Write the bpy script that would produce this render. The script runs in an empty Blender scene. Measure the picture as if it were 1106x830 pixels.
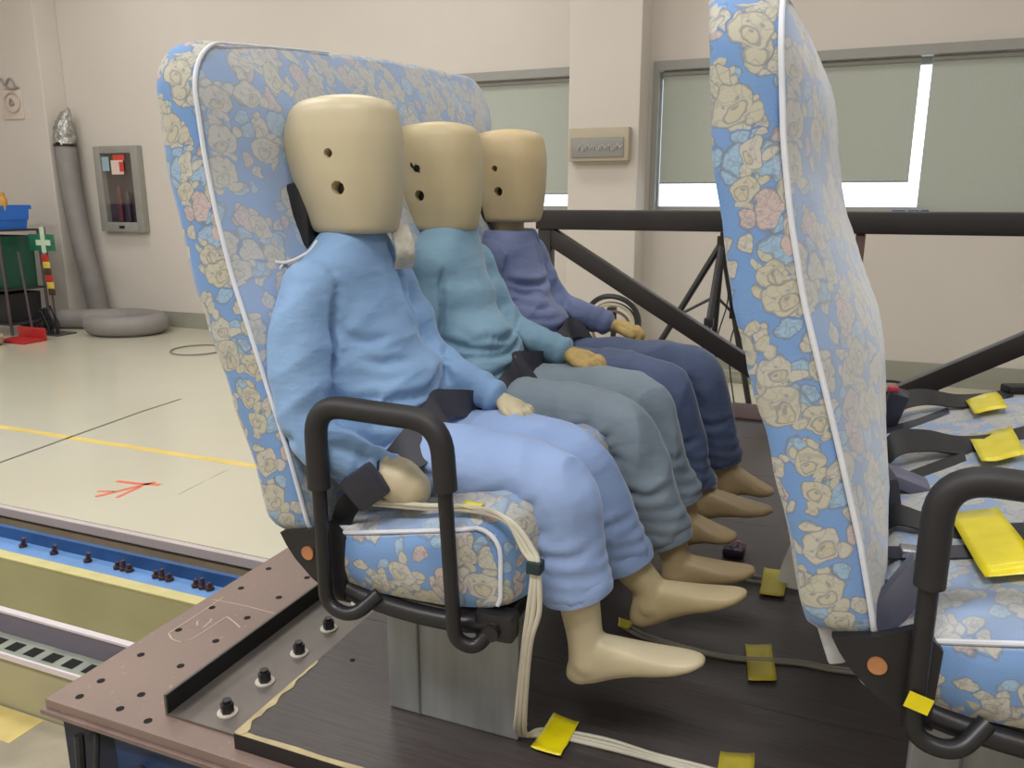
import bpy, bmesh, math, random
from math import sin, cos, tan, pi, radians, sqrt, atan, atan2
from mathutils import Vector, Matrix, noise
from mathutils.bvhtree import BVHTree
from mathutils.geometry import interpolate_bezier
random.seed(7)
S = bpy.context.scene
COL = S.collection

# ---------------------------------------------------------------- camera
cd = bpy.data.cameras.new('camera'); cam = bpy.data.objects.new('camera', cd); COL.objects.link(cam)
S.camera = cam
PITCH = atan(200/860.0); YAW = radians(22.3)
cd.sensor_fit = 'HORIZONTAL'; cd.sensor_width = 36.0; cd.lens = 36.0*860/1106
cd.clip_start = .05; cd.clip_end = 200
cam.location = (0, 0, 1.0)
cam.rotation_euler = (pi/2-PITCH, 0, YAW)

# ---------------------------------------------------------------- world and light
w = bpy.data.worlds.new('world'); S.world = w; w.use_nodes = True
wn = w.node_tree.nodes; wl = w.node_tree.links; wn.clear()
bg = wn.new('ShaderNodeBackground'); wo = wn.new('ShaderNodeOutputWorld')
bg.inputs[0].default_value = (.80, .90, 1.0, 1); bg.inputs[1].default_value = 3.2
wl.new(bg.outputs[0], wo.inputs[0])
S.view_settings.view_transform = 'Standard'; S.view_settings.look = 'None'
S.view_settings.gamma = 1; S.view_settings.use_curve_mapping = False
S.view_settings.exposure = -0.17
LAMP_W = 60.0
def power(x, y):   # the rows towards the right wall are dimmed
    if x < -3: return 2.1 if y < 0 else (.95 if y < 3 else .70)
    return (1.9 if x < 1 else 1.0) if y < 0 else (.30 if x < 1 else .18)
CEIL = 4.4
LAMPS = [(x, y) for x in (-7.0, -3.6, -0.2, 2.6) for y in (-1.2, 2.2, 5.4)]
for i, (x, y) in enumerate(LAMPS):
    ld = bpy.data.lights.new('ceiling_light', 'AREA'); ld.shape = 'RECTANGLE'; ld.size = 1.3; ld.size_y = .7
    ld.energy = LAMP_W*power(x, y); ld.color = (1.0, .985, .965)
    lo = bpy.data.objects.new('ceiling_light_glow', ld); COL.objects.link(lo); lo.location = (x, y, CEIL-.09)

# ---------------------------------------------------------------- helpers
def s2l(c):
    return tuple(((v/255)/12.92 if v/255 <= .04045 else ((v/255+.055)/1.055)**2.4) for v in c)
class NT:
    def __init__(s, name):
        s.m = bpy.data.materials.new(name); s.m.use_nodes = True; s.t = s.m.node_tree
        s.t.nodes.clear(); s.o = s.t.nodes.new('ShaderNodeOutputMaterial')
        s.b = s.t.nodes.new('ShaderNodeBsdfPrincipled'); s.l(s.b.outputs[0], s.o.inputs[0])
    def n(s, ty, **kw):
        x = s.t.nodes.new(ty)
        for k, v in kw.items(): setattr(x, k, v)
        return x
    def l(s, a, b): s.t.links.new(a, b)
    def put(s, x, i, v):
        if hasattr(v, 'links') or hasattr(v, 'is_linked'): s.l(v, x.inputs[i])
        elif v is not None: x.inputs[i].default_value = v
    def math(s, op, a, b=None, c=None, clamp=False):
        x = s.n('ShaderNodeMath', operation=op); x.use_clamp = clamp
        s.put(x, 0, a); s.put(x, 1, b); s.put(x, 2, c); return x.outputs[0]
    def vm(s, op, a, b=None, out=0):
        x = s.n('ShaderNodeVectorMath', operation=op); s.put(x, 0, a); s.put(x, 1, b); return x.outputs[out]
    def mix(s, f, a, b, bt='MIX'):
        x = s.n('ShaderNodeMix', data_type='RGBA', blend_type=bt)
        s.put(x, 0, f); s.put(x, 6, a if hasattr(a, 'links') else (*a[:3], 1)); s.put(x, 7, b if hasattr(b, 'links') else (*b[:3], 1))
        return x.outputs[2]
    def ramp(s, f, lo, hi):
        x = s.n('ShaderNodeMapRange'); x.clamp = True; s.put(x, 0, f); x.inputs[1].default_value = lo; x.inputs[2].default_value = hi
        return x.outputs[0]
    def noise(s, scale, detail=3, vec=None, rough=.5):
        x = s.n('ShaderNodeTexNoise'); x.inputs['Scale'].default_value = scale; x.inputs['Detail'].default_value = detail
        x.inputs['Roughness'].default_value = rough
        s.l(vec if vec is not None else s.obj(), x.inputs['Vector']); return x.outputs['Fac']
    def obj(s):
        return s.n('ShaderNodeTexCoord').outputs['Object']
    def bump(s, h, st, dist=.01):
        x = s.n('ShaderNodeBump'); x.inputs['Strength'].default_value = st; x.inputs['Distance'].default_value = dist
        s.l(h, x.inputs['Height']); s.l(x.outputs[0], s.b.inputs['Normal'])
    def set(s, **kw):
        for k, v in kw.items():
            i = s.b.inputs[k.replace('_', ' ')]
            if hasattr(v, 'links'): s.l(v, i)
            else: i.default_value = v
MATS = {}
def mat(name, rgb, rough=.6, metal=0, var=.06, vs=8, bs=0, bscale=60, bdist=.004, sheen=0, coat=0, spec=.5, stretch=None):
    if name in MATS: return MATS[name]
    t = NT(name); c = s2l(rgb)
    co = t.obj()
    if stretch: co = t.vm('MULTIPLY', co, stretch)
    f = t.noise(vs, 4, co)
    f = t.ramp(f, .3, .7)
    col = t.mix(f, tuple(v*(1-var) for v in c), tuple(min(1, v*(1+var)) for v in c))
    t.set(Base_Color=col, Roughness=rough, Metallic=metal)
    t.b.inputs['Specular IOR Level'].default_value = spec
    if sheen: t.b.inputs['Sheen Weight'].default_value = sheen; t.b.inputs['Sheen Roughness'].default_value = .4
    if coat: t.b.inputs['Coat Weight'].default_value = coat; t.b.inputs['Coat Roughness'].default_value = .15
    if bs: t.bump(t.noise(bscale, 3, co), bs, bdist)
    MATS[name] = t.m; return t.m

def new_obj(name, me, m, parent=None):
    o = bpy.data.objects.new(name, me); COL.objects.link(o)
    if m is not None and not me.materials: me.materials.append(m)
    if parent: o.parent = parent
    return o
def finish(name, bm, m, parent=None, smooth=True, ang=40):
    bmesh.ops.recalc_face_normals(bm, faces=bm.faces)
    me = bpy.data.meshes.new(name); bm.to_mesh(me); bm.free()
    if smooth:
        me.shade_smooth()
        try: me.set_sharp_from_angle(angle=radians(ang))
        except Exception: pass
    return new_obj(name, me, m, parent)
def tag(o, label=None, cat=None, group=None, kind=None):
    if label: o['label'] = label
    if cat: o['category'] = cat
    if group: o['group'] = group
    if kind: o['kind'] = kind
    return o
def empty(name, loc, label, cat, group=None):
    o = bpy.data.objects.new(name, None); COL.objects.link(o); o.location = loc; o.empty_display_size = .1
    return tag(o, label, cat, group)
def adopt(p, *os):
    """parent parts whose meshes are in world space to an empty that has a location"""
    for o in os:
        o.parent = p; o.matrix_parent_inverse = Matrix.Translation(-Vector(p.location))
def struct(name, bm, m, parent=None, smooth=False):
    o = finish(name, bm, m, parent, smooth)
    if not parent: o['kind'] = 'structure'
    return o
def box(bm, x0, x1, y0, y1, z0, z1, bev=0, rot=None):
    c = Vector(((x0+x1)/2, (y0+y1)/2, (z0+z1)/2))
    r = bmesh.ops.create_cube(bm, size=1)
    vs = r['verts']
    bmesh.ops.scale(bm, vec=(abs(x1-x0), abs(y1-y0), abs(z1-z0)), verts=vs)
    if bev:
        es = list({e for v in vs for e in v.link_edges})
        g = bmesh.ops.bevel(bm, geom=es, offset=bev, segments=2, affect='EDGES', profile=.6)
        vs = list({v for f in g['faces'] for v in f.verts} | {v for v in vs if v.is_valid})
    if rot is not None: bmesh.ops.rotate(bm, cent=(0, 0, 0), matrix=rot, verts=vs)
    bmesh.ops.translate(bm, vec=c, verts=vs)
    return vs
def cyl(bm, p0, p1, r, r2=None, seg=20, caps=True):
    p0 = Vector(p0); p1 = Vector(p1); d = p1-p0
    q = Vector((0, 0, 1)).rotation_difference(d)
    r_ = bmesh.ops.create_cone(bm, cap_ends=caps, segments=seg, radius1=r, radius2=r if r2 is None else r2, depth=d.length)
    bmesh.ops.rotate(bm, cent=(0, 0, 0), matrix=q.to_matrix(), verts=r_['verts'])
    bmesh.ops.translate(bm, vec=(p0+p1)/2, verts=r_['verts'])
    return r_['verts']
def smooth_path(pts, k=6, closed=False):
    P = [Vector(p) for p in pts]; n = len(P); out = []
    rng = n if closed else n-1
    for i in range(rng):
        a = P[(i-1) % n] if closed or i > 0 else P[0]*2-P[1]
        b = P[i]; c = P[(i+1) % n]; d = P[(i+2) % n] if closed or i+2 < n else P[-1]*2-P[-2]
        for j in range(k):
            t = j/k
            out.append(.5*((2*b)+(c-a)*t+(2*a-5*b+4*c-d)*t*t+(3*b-a-3*c+d)*t**3))
    if not closed: out.append(P[-1])
    return out
def fillet(pts, r, k=6):
    P = [Vector(p) for p in pts]; out = [P[0]]
    for i in range(1, len(P)-1):
        a = (P[i-1]-P[i]); b = (P[i+1]-P[i]); rr = min(r, a.length*.49, b.length*.49)
        a = P[i]+a.normalized()*rr; b = P[i]+b.normalized()*rr
        for j in range(k+1):
            t = j/k; out.append(a*(1-t)**2+P[i]*2*t*(1-t)+b*t*t)
    out.append(P[-1]); return out
def tube(bm, pts, r, seg=14, closed=False, flat=1.0, round_ends=False, up=None):
    """r: number or list; flat scales the second axis; up fixes the first axis"""
    P = [Vector(p) for p in pts]; n = len(P)
    R = r if isinstance(r, (list, tuple)) else [r]*n
    if round_ends and not closed:
        d0 = (P[0]-P[1]).normalized(); d1 = (P[-1]-P[-2]).normalized()
        P0, R0, P1, R1 = P[0].copy(), R[0], P[-1].copy(), R[-1]
        pre = [(P0+d0*R0*sin(a), R0*max(.08, cos(a))) for a in (1.45, 1.1, .7, .35)]
        post = [(P1+d1*R1*sin(a), R1*max(.08, cos(a))) for a in (.35, .7, 1.1, 1.45)]
        P = [p for p, _ in pre]+P+[p for p, _ in post]; R = [q for _, q in pre]+list(R)+[q for _, q in post]; n = len(P)
    rings = []; u = None
    for i in range(n):
        if closed: t = (P[(i+1) % n]-P[(i-1) % n])
        else: t = P[min(i+1, n-1)]-P[max(i-1, 0)]
        t = t.normalized() if t.length > 1e-9 else Vector((0, 0, 1))
        if up is not None: u = Vector(up)
        elif u is None:
            u = Vector((0, 0, 1)) if abs(t.z) < .9 else Vector((0, 1, 0))
        u = (u-t*u.dot(t)).normalized(); v = t.cross(u)
        rings.append([bm.verts.new(P[i]+(u*cos(2*pi*k/seg)*R[i]+v*sin(2*pi*k/seg)*R[i]*flat)) for k in range(seg)])
    m = n if closed else n-1
    for i in range(m):
        a = rings[i]; b = rings[(i+1) % n]
        for k in range(seg): bm.faces.new((a[k], a[(k+1) % seg], b[(k+1) % seg], b[k]))
    if not closed:
        bm.faces.new(rings[0][::-1]); bm.faces.new(rings[-1])
    return rings
def loft(bm, secs, seg=28, power=2.0):
    """secs: (centre, axis_a vec, axis_b vec, [power]) superellipse sections, capped"""
    rings = []
    for s in secs:
        c, A, B = Vector(s[0]), Vector(s[1]), Vector(s[2]); e = 2/(s[3] if len(s) > 3 else power)
        ring = []
        for k in range(seg):
            a = 2*pi*k/seg; ca, sa = cos(a), sin(a)
            ring.append(bm.verts.new(c+A*(abs(ca)**e*(1 if ca >= 0 else -1))+B*(abs(sa)**e*(1 if sa >= 0 else -1))))
        rings.append(ring)
    for a, b in zip(rings, rings[1:]):
        for k in range(seg): bm.faces.new((a[k], a[(k+1) % seg], b[(k+1) % seg], b[k]))
    bm.faces.new(rings[0][::-1]); bm.faces.new(rings[-1])
def strip(bm, L, R_, th=.002):
    """a band between two polylines, given thickness"""
    L = [Vector(p) for p in L]; R_ = [Vector(p) for p in R_]; n = len(L); V = []
    for i in range(n):
        t = (L[min(i+1, n-1)]-L[max(i-1, 0)]); s = (R_[i]-L[i]); nn = s.cross(t)
        nn = nn.normalized() if nn.length > 1e-9 else Vector((0, 0, 1))
        V.append([bm.verts.new(L[i]), bm.verts.new(R_[i]), bm.verts.new(R_[i]+nn*th), bm.verts.new(L[i]+nn*th)])
    for a, b in zip(V, V[1:]):
        for k in range(4): bm.faces.new((a[k], a[(k+1) % 4], b[(k+1) % 4], b[k]))
    bm.faces.new(V[0][::-1]); bm.faces.new(V[-1])
def ribbon(bm, pts, width, wdir, th=.0025, k=5):
    P = smooth_path(pts, k); n = len(P)
    if callable(wdir): W = [Vector(wdir(i/(n-1))).normalized() for i in range(n)]
    else: W = [Vector(wdir).normalized()]*n
    strip(bm, [p-W[i]*width/2 for i, p in enumerate(P)], [p+W[i]*width/2 for i, p in enumerate(P)], th)
def flat_poly(bm, pts, z, th=.0008):
    vs = [bm.verts.new((x, y, z)) for x, y in pts]; f = bm.faces.new(vs)
    r = bmesh.ops.extrude_face_region(bm, geom=[f])
    bmesh.ops.translate(bm, vec=(0, 0, th), verts=[v for v in r['geom'] if isinstance(v, bmesh.types.BMVert)])
def fuse(bm, voxel=.006, sm=6, cut=None):
    """union of closed shapes into one continuous skin"""
    bmesh.ops.recalc_face_normals(bm, faces=bm.faces)
    me = bpy.data.meshes.new('skin'); bm.to_mesh(me); bm.free()
    o = bpy.data.objects.new('skin', me); COL.objects.link(o)
    r = o.modifiers.new('r', 'REMESH'); r.mode = 'VOXEL'; r.voxel_size = voxel; r.use_smooth_shade = True
    s = o.modifiers.new('s', 'SMOOTH'); s.factor = .5; s.iterations = sm
    c = None
    if cut is not None:
        cm = bpy.data.meshes.new('cut'); cut.to_mesh(cm); cut.free()
        c = bpy.data.objects.new('cut', cm); COL.objects.link(c)
        b = o.modifiers.new('b', 'BOOLEAN'); b.operation = 'DIFFERENCE'; b.solver = 'EXACT'; b.object = c
    dg = bpy.context.evaluated_depsgraph_get()
    out = bpy.data.meshes.new_from_object(o.evaluated_get(dg), depsgraph=dg)
    bpy.data.objects.remove(o)
    bpy.data.meshes.remove(me)
    if c: bpy.data.objects.remove(c)
    return out
def box_uv(me):
    uv = me.uv_layers.new(name='uv')
    for p in me.polygons:
        n = p.normal; ax = max(range(3), key=lambda i: abs(n[i]))
        for li in p.loop_indices:
            c = me.vertices[me.loops[li].vertex_index].co
            uv.data[li].uv = (c.y+.37, c.z) if ax == 0 else ((c.x, c.z) if ax == 1 else (c.y+.11, c.x))

# ---------------------------------------------------------------- materials
def fabric_print(name, sheen_fade, sheen):
    t = NT(name)
    uv = t.n('ShaderNodeUVMap').outputs[0]
    nz = t.n('ShaderNodeTexNoise'); nz.inputs['Scale'].default_value = 26; nz.inputs['Detail'].default_value = 2
    t.l(uv, nz.inputs['Vector'])
    wob = t.vm('SCALE', t.vm('SUBTRACT', nz.outputs['Color'], (.5, .5, .5)), None); wob.node.inputs['Scale'].default_value = .034
    p = t.vm('ADD', uv, wob)
    def vor(scale, rnd, off, feature='F1'):
        q = t.vm('ADD', t.vm('MULTIPLY', p, (scale, scale, 0)), off)
        v = t.n('ShaderNodeTexVoronoi', voronoi_dimensions='2D', feature=feature)
        v.inputs['Scale'].default_value = 1; v.inputs['Randomness'].default_value = rnd; t.l(q, v.inputs['Vector'])
        return q, v
    def clampstep(d, wdt=.012):   # 1 inside
        return t.ramp(t.math('MULTIPLY', d, -1), -wdt, wdt)
    def scrib(scale, hw=.035):
        n_ = t.n('ShaderNodeTexNoise'); n_.inputs['Scale'].default_value = scale; n_.inputs['Detail'].default_value = 1; t.l(uv, n_.inputs['Vector'])
        return t.math('SUBTRACT', 1, t.ramp(t.math('ABSOLUTE', t.math('SUBTRACT', n_.outputs['Fac'], .5)), .004, hw))
    SCR = scrib(42); SCR2 = scrib(95, .05)
    def line(d, hw, soft=.015):
        return t.math('SUBTRACT', 1, t.ramp(t.math('ABSOLUTE', d), hw, hw+soft))
    col = t.mix(t.noise(9, 3, uv), s2l((104, 142, 196)), s2l((124, 160, 208)))
    cream = s2l((190, 187, 176)); cream2 = s2l((186, 183, 166)); ink = s2l((118, 124, 134)); pink = s2l((190, 174, 172)); pale = s2l((150, 180, 206))
    # small clutter: toys, leaves, scraps
    for sc, rnd, off, hi in ((33, 1, (3, 5, 0), .62), (19, .95, (13, 7, 0), .55)):
        q, v = vor(sc, rnd, off); q2, e = vor(sc, rnd, off, 'DISTANCE_TO_EDGE')
        cs = t.n('ShaderNodeSeparateColor'); t.l(v.outputs['Color'], cs.inputs[0])
        on = t.math('GREATER_THAN', cs.outputs[0], 1-hi)
        ins = t.ramp(e.outputs['Distance'], .05, .075)
        blob = t.math('SUBTRACT', 1, t.ramp(v.outputs['Distance'], .40, .44))
        f = t.math('MULTIPLY', on, t.math('MULTIPLY', ins, blob))
        c = t.mix(t.math('GREATER_THAN', cs.outputs[1], .5), cream, pale)
        c = t.mix(t.math('GREATER_THAN', cs.outputs[2], .84), c, pink)
        hat = t.math('MAXIMUM', SCR, t.math('MULTIPLY', SCR2, .8))
        c = t.mix(t.math('MULTIPLY', hat, .5), c, ink)
        ol = t.math('MULTIPLY', on, t.math('MAXIMUM', line(t.math('SUBTRACT', v.outputs['Distance'], .42), .025, .03),
                                          t.math('SUBTRACT', 1, t.ramp(e.outputs['Distance'], .02, .06))))
        ol = t.math('MULTIPLY', ol, t.math('SUBTRACT', 1, t.ramp(v.outputs['Distance'], .47, .50)))
        col = t.mix(f, col, c); col = t.mix(t.math('MULTIPLY', ol, .62), col, ink)
    # animal faces
    for sc, off, keep in ((17, (2.3, 1.1, 0), .52), (12.5, (6.6, 3.4, 0), .50)):
        q, v = vor(sc, .62, off)
        cs = t.n('ShaderNodeSeparateColor'); t.l(v.outputs['Color'], cs.inputs[0])
        loc = t.vm('SUBTRACT', q, v.outputs['Position'])
        rt = t.n('ShaderNodeVectorRotate', rotation_type='Z_AXIS'); t.l(loc, rt.inputs['Vector'])
        t.l(t.math('MULTIPLY', t.math('SUBTRACT', cs.outputs[0], .5), 2.4), rt.inputs['Angle']); L = rt.outputs[0]
        def circ(x, y, r, sx=1, sy=1):
            return t.math('SUBTRACT', t.vm('LENGTH', t.vm('MULTIPLY', t.vm('SUBTRACT', L, (x, y, 0)), (sx, sy, 0)), None, 1), r)
        face = circ(0, -.03, .33, .95, 1.15)
        e1 = circ(-.24, .27, .13); e2 = circ(.24, .27, .13)
        e3 = circ(-.15, .38, .20, 2.0, 1); e4 = circ(.15, .38, .20, 2.0, 1)      # long ears
        lg = t.math('GREATER_THAN', cs.outputs[1], .55)
        ears_r = t.math('MINIMUM', e1, e2); ears_l = t.math('MINIMUM', e3, e4)
        mx = t.n('ShaderNodeMix', data_type='FLOAT'); t.l(lg, mx.inputs[0]); t.l(ears_r, mx.inputs[2]); t.l(ears_l, mx.inputs[3])
        ears = mx.outputs[0]
        d = t.math('MINIMUM', face, ears)
        d = t.math('MINIMUM', d, circ(.16, -.38, .17, 1, 1.4))
        on = t.math('GREATER_THAN', cs.outputs[2], 1-keep)
        fill = t.math('MULTIPLY', on, clampstep(d))
        c = t.mix(t.math('GREATER_THAN', cs.outputs[1], .35), cream, cream2)
        c = t.mix(t.math('GREATER_THAN', cs.outputs[0], .9), c, pink)
        c = t.mix(clampstep(circ(0, -.14, .15, 1, 1.3)), c, s2l((186, 180, 160)))
        ft = t.math('MAXIMUM', clampstep(circ(-.11, .05, .032)), clampstep(circ(.11, .05, .032)))
        ft = t.math('MAXIMUM', ft, clampstep(circ(0, -.08, .04, .8, 1.3)))
        ft = t.math('MAXIMUM', ft, line(circ(0, -.14, .155, 1, 1.3), .012))
        ft = t.math('MAXIMUM', ft, t.math('MULTIPLY', line(face, .012), clampstep(ears, .02)))
        cr = line(circ(.1, .22, .26, 1, 1.2), .008)
        c = t.mix(t.math('MULTIPLY', t.math('MAXIMUM', ft, t.math('MULTIPLY', t.math('MAXIMUM', cr, SCR), .5)), .62), c, ink)
        col = t.mix(fill, col, c)
        col = t.mix(t.math('MULTIPLY', t.math('MULTIPLY', on, line(d, .014)), .55), col, ink)
    # stains and washed patches
    col = t.mix(t.math('MULTIPLY', t.ramp(t.noise(5, 4, t.obj()), .45, .75), .22), col, s2l((150, 160, 170)))
    if sheen_fade: col = t.mix(sheen_fade, col, s2l((188, 196, 210)))
    t.set(Base_Color=col, Roughness=.82)
    t.b.inputs['Sheen Weight'].default_value = sheen; t.b.inputs['Sheen Roughness'].default_value = .35
    t.b.inputs['Specular IOR Level'].default_value = .25
    h = t.math('ADD', t.noise(700, 2), t.math('MULTIPLY', t.noise(22, 3), 1.2))
    t.bump(h, .30, .004)
    return t.m
M_PRINT = fabric_print('printed_seat_fabric', 0, .35)
M_PLUSH = fabric_print('sheen_faded_printed_plush', .34, .65)   # sitting faces worn paler, with grazing sheen also mixed into the colour
M_PIPE = mat('white_piping', (214, 218, 228), .5, var=.05, vs=20)
M_BLACK = mat('black_foam_rubber', (34, 33, 36), .55, var=.15, vs=14, bs=.1, bscale=300, bdist=.001)
M_BSTEEL = mat('black_painted_steel', (30, 30, 34), .38, var=.2, vs=12, bs=.08, bscale=80, bdist=.001)
M_TRUSS = mat('black_steel_tube', (36, 32, 33), .35, var=.25, vs=5)
M_DUMMY = mat('tan_dummy_vinyl', (190, 179, 149), .42, var=.06, vs=6, bs=.06, bscale=30, bdist=.002)
M_DUMMY2 = mat('dull_tan_dummy_vinyl', (190, 174, 136), .45, var=.09, vs=7, bs=.06, bscale=30, bdist=.002)
M_DUMMY3 = mat('shade_dark_tan_dummy_vinyl', (178, 156, 118), .45, var=.1, vs=7, bs=.06, bscale=30, bdist=.002)  # darker tan, with shade on the farther feet partly put into the colour
M_DUMMY4 = mat('ochre_tan_dummy_vinyl', (192, 172, 132), .45, var=.1, vs=7, bs=.06, bscale=30, bdist=.002)
M_HAND = mat('ochre_hand_vinyl', (188, 160, 98), .6, var=.18, vs=40, bs=.3, bscale=90, bdist=.003)
def cloth(name, rgb, sheen=.3, var=.08, crump=.25):
    t = NT(name); c = s2l(rgb)
    f = t.ramp(t.noise(7, 4), .3, .7)
    col = t.mix(f, tuple(v*(1-var) for v in c), tuple(min(1, v*(1+var)) for v in c))
    t.set(Base_Color=col, Roughness=.72)
    t.b.inputs['Sheen Weight'].default_value = sheen; t.b.inputs['Sheen Roughness'].default_value = .35
    t.b.inputs['Specular IOR Level'].default_value = .3
    n1 = t.noise(15, 3, t.vm('MULTIPLY', t.obj(), (1, .6, 1.6)), .45)
    h = t.math('ADD', t.math('MULTIPLY', n1, 1.0), t.math('MULTIPLY', t.noise(420, 2), .03))
    t.bump(h, crump, .03)
    return t.m
M_SHIRT = [cloth('light_blue_shirt_cloth', (128, 161, 201)), cloth('teal_blue_shirt_cloth', (128, 162, 184)), cloth('slate_blue_shirt_cloth', (112, 124, 162))]
M_PANTS = [cloth('pale_blue_trouser_cloth', (142, 165, 208), crump=.15), cloth('faded_denim_cloth', (134, 148, 160), crump=.2), cloth('dark_denim_cloth', (84, 97, 128), crump=.2)]
M_BELT = mat('dark_belt_webbing', (50, 50, 60), .55, var=.1, bs=.25, bscale=400, bdist=.001)
M_BELTB = mat('black_belt_webbing', (16, 17, 22), .5, var=.1, bs=.25, bscale=400, bdist=.001)
M_BUCKLE = mat('dark_buckle_plastic', (44, 45, 58), .4, var=.08)
M_BUCKG = mat('grey_buckle_plastic', (96, 98, 116), .4, var=.06)
M_CHROME = mat('worn_chrome', (170, 172, 178), .25, metal=.9)
M_RED = mat('red_button_plastic', (178, 48, 66), .4)
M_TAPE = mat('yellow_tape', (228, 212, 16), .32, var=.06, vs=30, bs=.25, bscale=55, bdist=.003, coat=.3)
M_TAPED = mat('shade_dulled_yellow_tape', (184, 170, 46), .4, var=.1, vs=30, bs=.2, bscale=55, bdist=.003)  # duller olive copy of the tape, shading of the dark board area painted in
M_COPPER = mat('copper_bolt', (196, 138, 98), .4, metal=.5, var=.15, vs=40)
M_GALV = mat('grey_painted_pedestal', (138, 142, 144), .42, metal=.25, var=.12, vs=5, stretch=(6, 1, .7))
M_CABLE = mat('off_white_cable', (196, 192, 176), .5, var=.08)
M_CABLEG = mat('grey_dusty_cable', (128, 124, 112), .6, var=.08)
def plate_mat():
    t = NT('brown_primer_plate')
    a = t.ramp(t.noise(3, 5), .3, .7); c = t.mix(a, s2l((122, 104, 97)), s2l((136, 116, 107)))
    s = t.ramp(t.noise(60, 3), .66, .72); c = t.mix(t.math('MULTIPLY', s, .4), c, s2l((175, 160, 150)))
    t.set(Base_Color=c, Roughness=.45); t.bump(t.noise(120, 3), .08, .001); return t.m
M_PLATE = plate_mat()
def board_mat():
    t = NT('grained_sled_board')
    v = t.vm('MULTIPLY', t.obj(), (3, 60, 60)); g = t.noise(2.2, 5, v, .65)
    c = t.mix(t.ramp(g, .3, .7), s2l((50, 45, 45)), s2l((78, 71, 70)))
    c = t.mix(t.ramp(t.noise(1.6, 3), .4, .75), c, s2l((72, 65, 68)))
    t.set(Base_Color=c, Roughness=.42); t.bump(g, .3, .002); return t.m
M_BOARD = board_mat()
M_GLUE = mat('yellow_glue_edge', (176, 162, 124), .6, var=.2, vs=25)
M_EDGE = mat('black_board_edge', (32, 28, 30), .6, var=.2)
M_ANGLE = mat('grey_steel_angle', (112, 106, 101), .4, metal=.4, var=.15, vs=9)
M_BLUEB = mat('dark_blue_sled_paint', (16, 28, 52), .5, var=.3, vs=6)
M_FLOOR = None
def floor_mat():
    t = NT('glossy_epoxy_floor')
    a = t.ramp(t.noise(.5, 4), .3, .7); c = t.mix(a, s2l((196, 192, 172)), s2l((206, 203, 186)))
    t.set(Base_Color=c, Roughness=.22); t.b.inputs['Coat Weight'].default_value = .3; t.b.inputs['Coat Roughness'].default_value = .1
    t.bump(t.noise(3, 2), .05, .01); return t.m
M_FLOOR = floor_mat()
M_CONC = mat('grey_worn_floor', (150, 142, 124), .6, var=.2, vs=6, bs=.1, bscale=40)
M_WALL = mat('warm_white_wall_paint', (207, 200, 192), .8, var=.015, vs=2)
M_SKIRT = mat('grey_skirting_paint', (150, 150, 138), .6, var=.04)
M_YBEAM = mat('olive_yellow_beam_paint', (182, 176, 128), .5, var=.08, vs=3)
M_YBEAM2 = mat('worn_yellow_flange', (196, 188, 132), .5, var=.08, vs=12)
M_BLBEAM = mat('blue_beam_paint', (44, 84, 138), .5, var=.15, vs=6)
M_BLFL = mat('light_blue_flange_paint', (104, 146, 200), .45, var=.1, vs=8)
M_PURP = mat('grey_violet_steel', (108, 102, 116), .45, var=.06, vs=4)
M_WHITEE = mat('pale_steel_edge', (206, 198, 204), .4, var=.05)
M_HOLE = mat('dark_hole', (12, 12, 12), .9)
M_FRAME = mat('grey_window_frame', (150, 150, 146), .5, var=.03)

# ================================================================ STRUCTURE
FZ = -.5; WY = 7.25; XL, XR, YB = -11.0, 5.0, -4.0
PIT0, PIT1 = 1.39, 2.52          # trench of the track, along x
bm = bmesh.new(); box(bm, XL, XR, PIT1, WY+.3, FZ-.12, FZ); fl = struct('floor', bm, M_FLOOR)
bm = bmesh.new(); box(bm, XL, XR, YB, PIT0-.002, FZ-.12, FZ); struct('floor_near', bm, M_CONC)
bm = bmesh.new(); box(bm, XL, XR, PIT0, PIT1, FZ-.42, FZ-.36)
box(bm, XL, XR, PIT1-.012, PIT1-.002, FZ-.36, FZ-.052); struct('trench_bottom', bm, mat('brown_trench_concrete', (150, 134, 110), .8, var=.15, vs=5))
bm = bmesh.new(); box(bm, XL, XR, PIT1-.03, PIT1-.001, FZ-.05, FZ-.003, .004); o = struct('trim_1', bm, mat('pale_floor_nosing', (190, 180, 180), .5, var=.05, vs=4))
# back wall with two openings
def wall_with_openings(y0, y1, x0, x1, z0, z1, ops):
    bm = bmesh.new(); xs = sorted({x0, x1, *[a for o_ in ops for a in o_[:2]]})
    for a, b in zip(xs, xs[1:]):
        hit = [o_ for o_ in ops if o_[0] <= (a+b)/2 <= o_[1]]
        if not hit: box(bm, a, b, y0, y1, z0, z1)
        else:
            box(bm, a, b, y0, y1, z0, hit[0][2]); box(bm, a, b, y0, y1, hit[0][3], z1)
    bmesh.ops.remove_doubles(bm, verts=bm.verts, dist=1e-5)
    return bm
WIN = [(-6.2, -2.36, .88, 2.08), (-1.64, 4.4, .88, 2.08)]
bm = wall_with_openings(WY, WY+.3, XL, XR, FZ, CEIL, WIN)
struct('wall_back', bm, M_WALL)
bm = bmesh.new(); box(bm, XL-.2, XL, YB, WY+.3, FZ-.42, CEIL); struct('wall_left', bm, M_WALL)
bm = bmesh.new(); box(bm, XR, XR+.2, YB, WY+.3, FZ-.42, CEIL); struct('wall_right', bm, M_WALL)
bm = bmesh.new(); box(bm, XL, XR, YB-.2, YB, FZ, CEIL); struct('wall_front', bm, M_WALL)
bm = bmesh.new(); box(bm, XL, XR, YB, WY+.3, CEIL, CEIL+.2); struct('ceiling', bm, mat('white_ceiling', (232, 228, 220), .85, var=.01))
bm = bmesh.new(); box(bm, -2.30, -1.675, 6.9, WY-.001, FZ, CEIL, .01)
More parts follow.
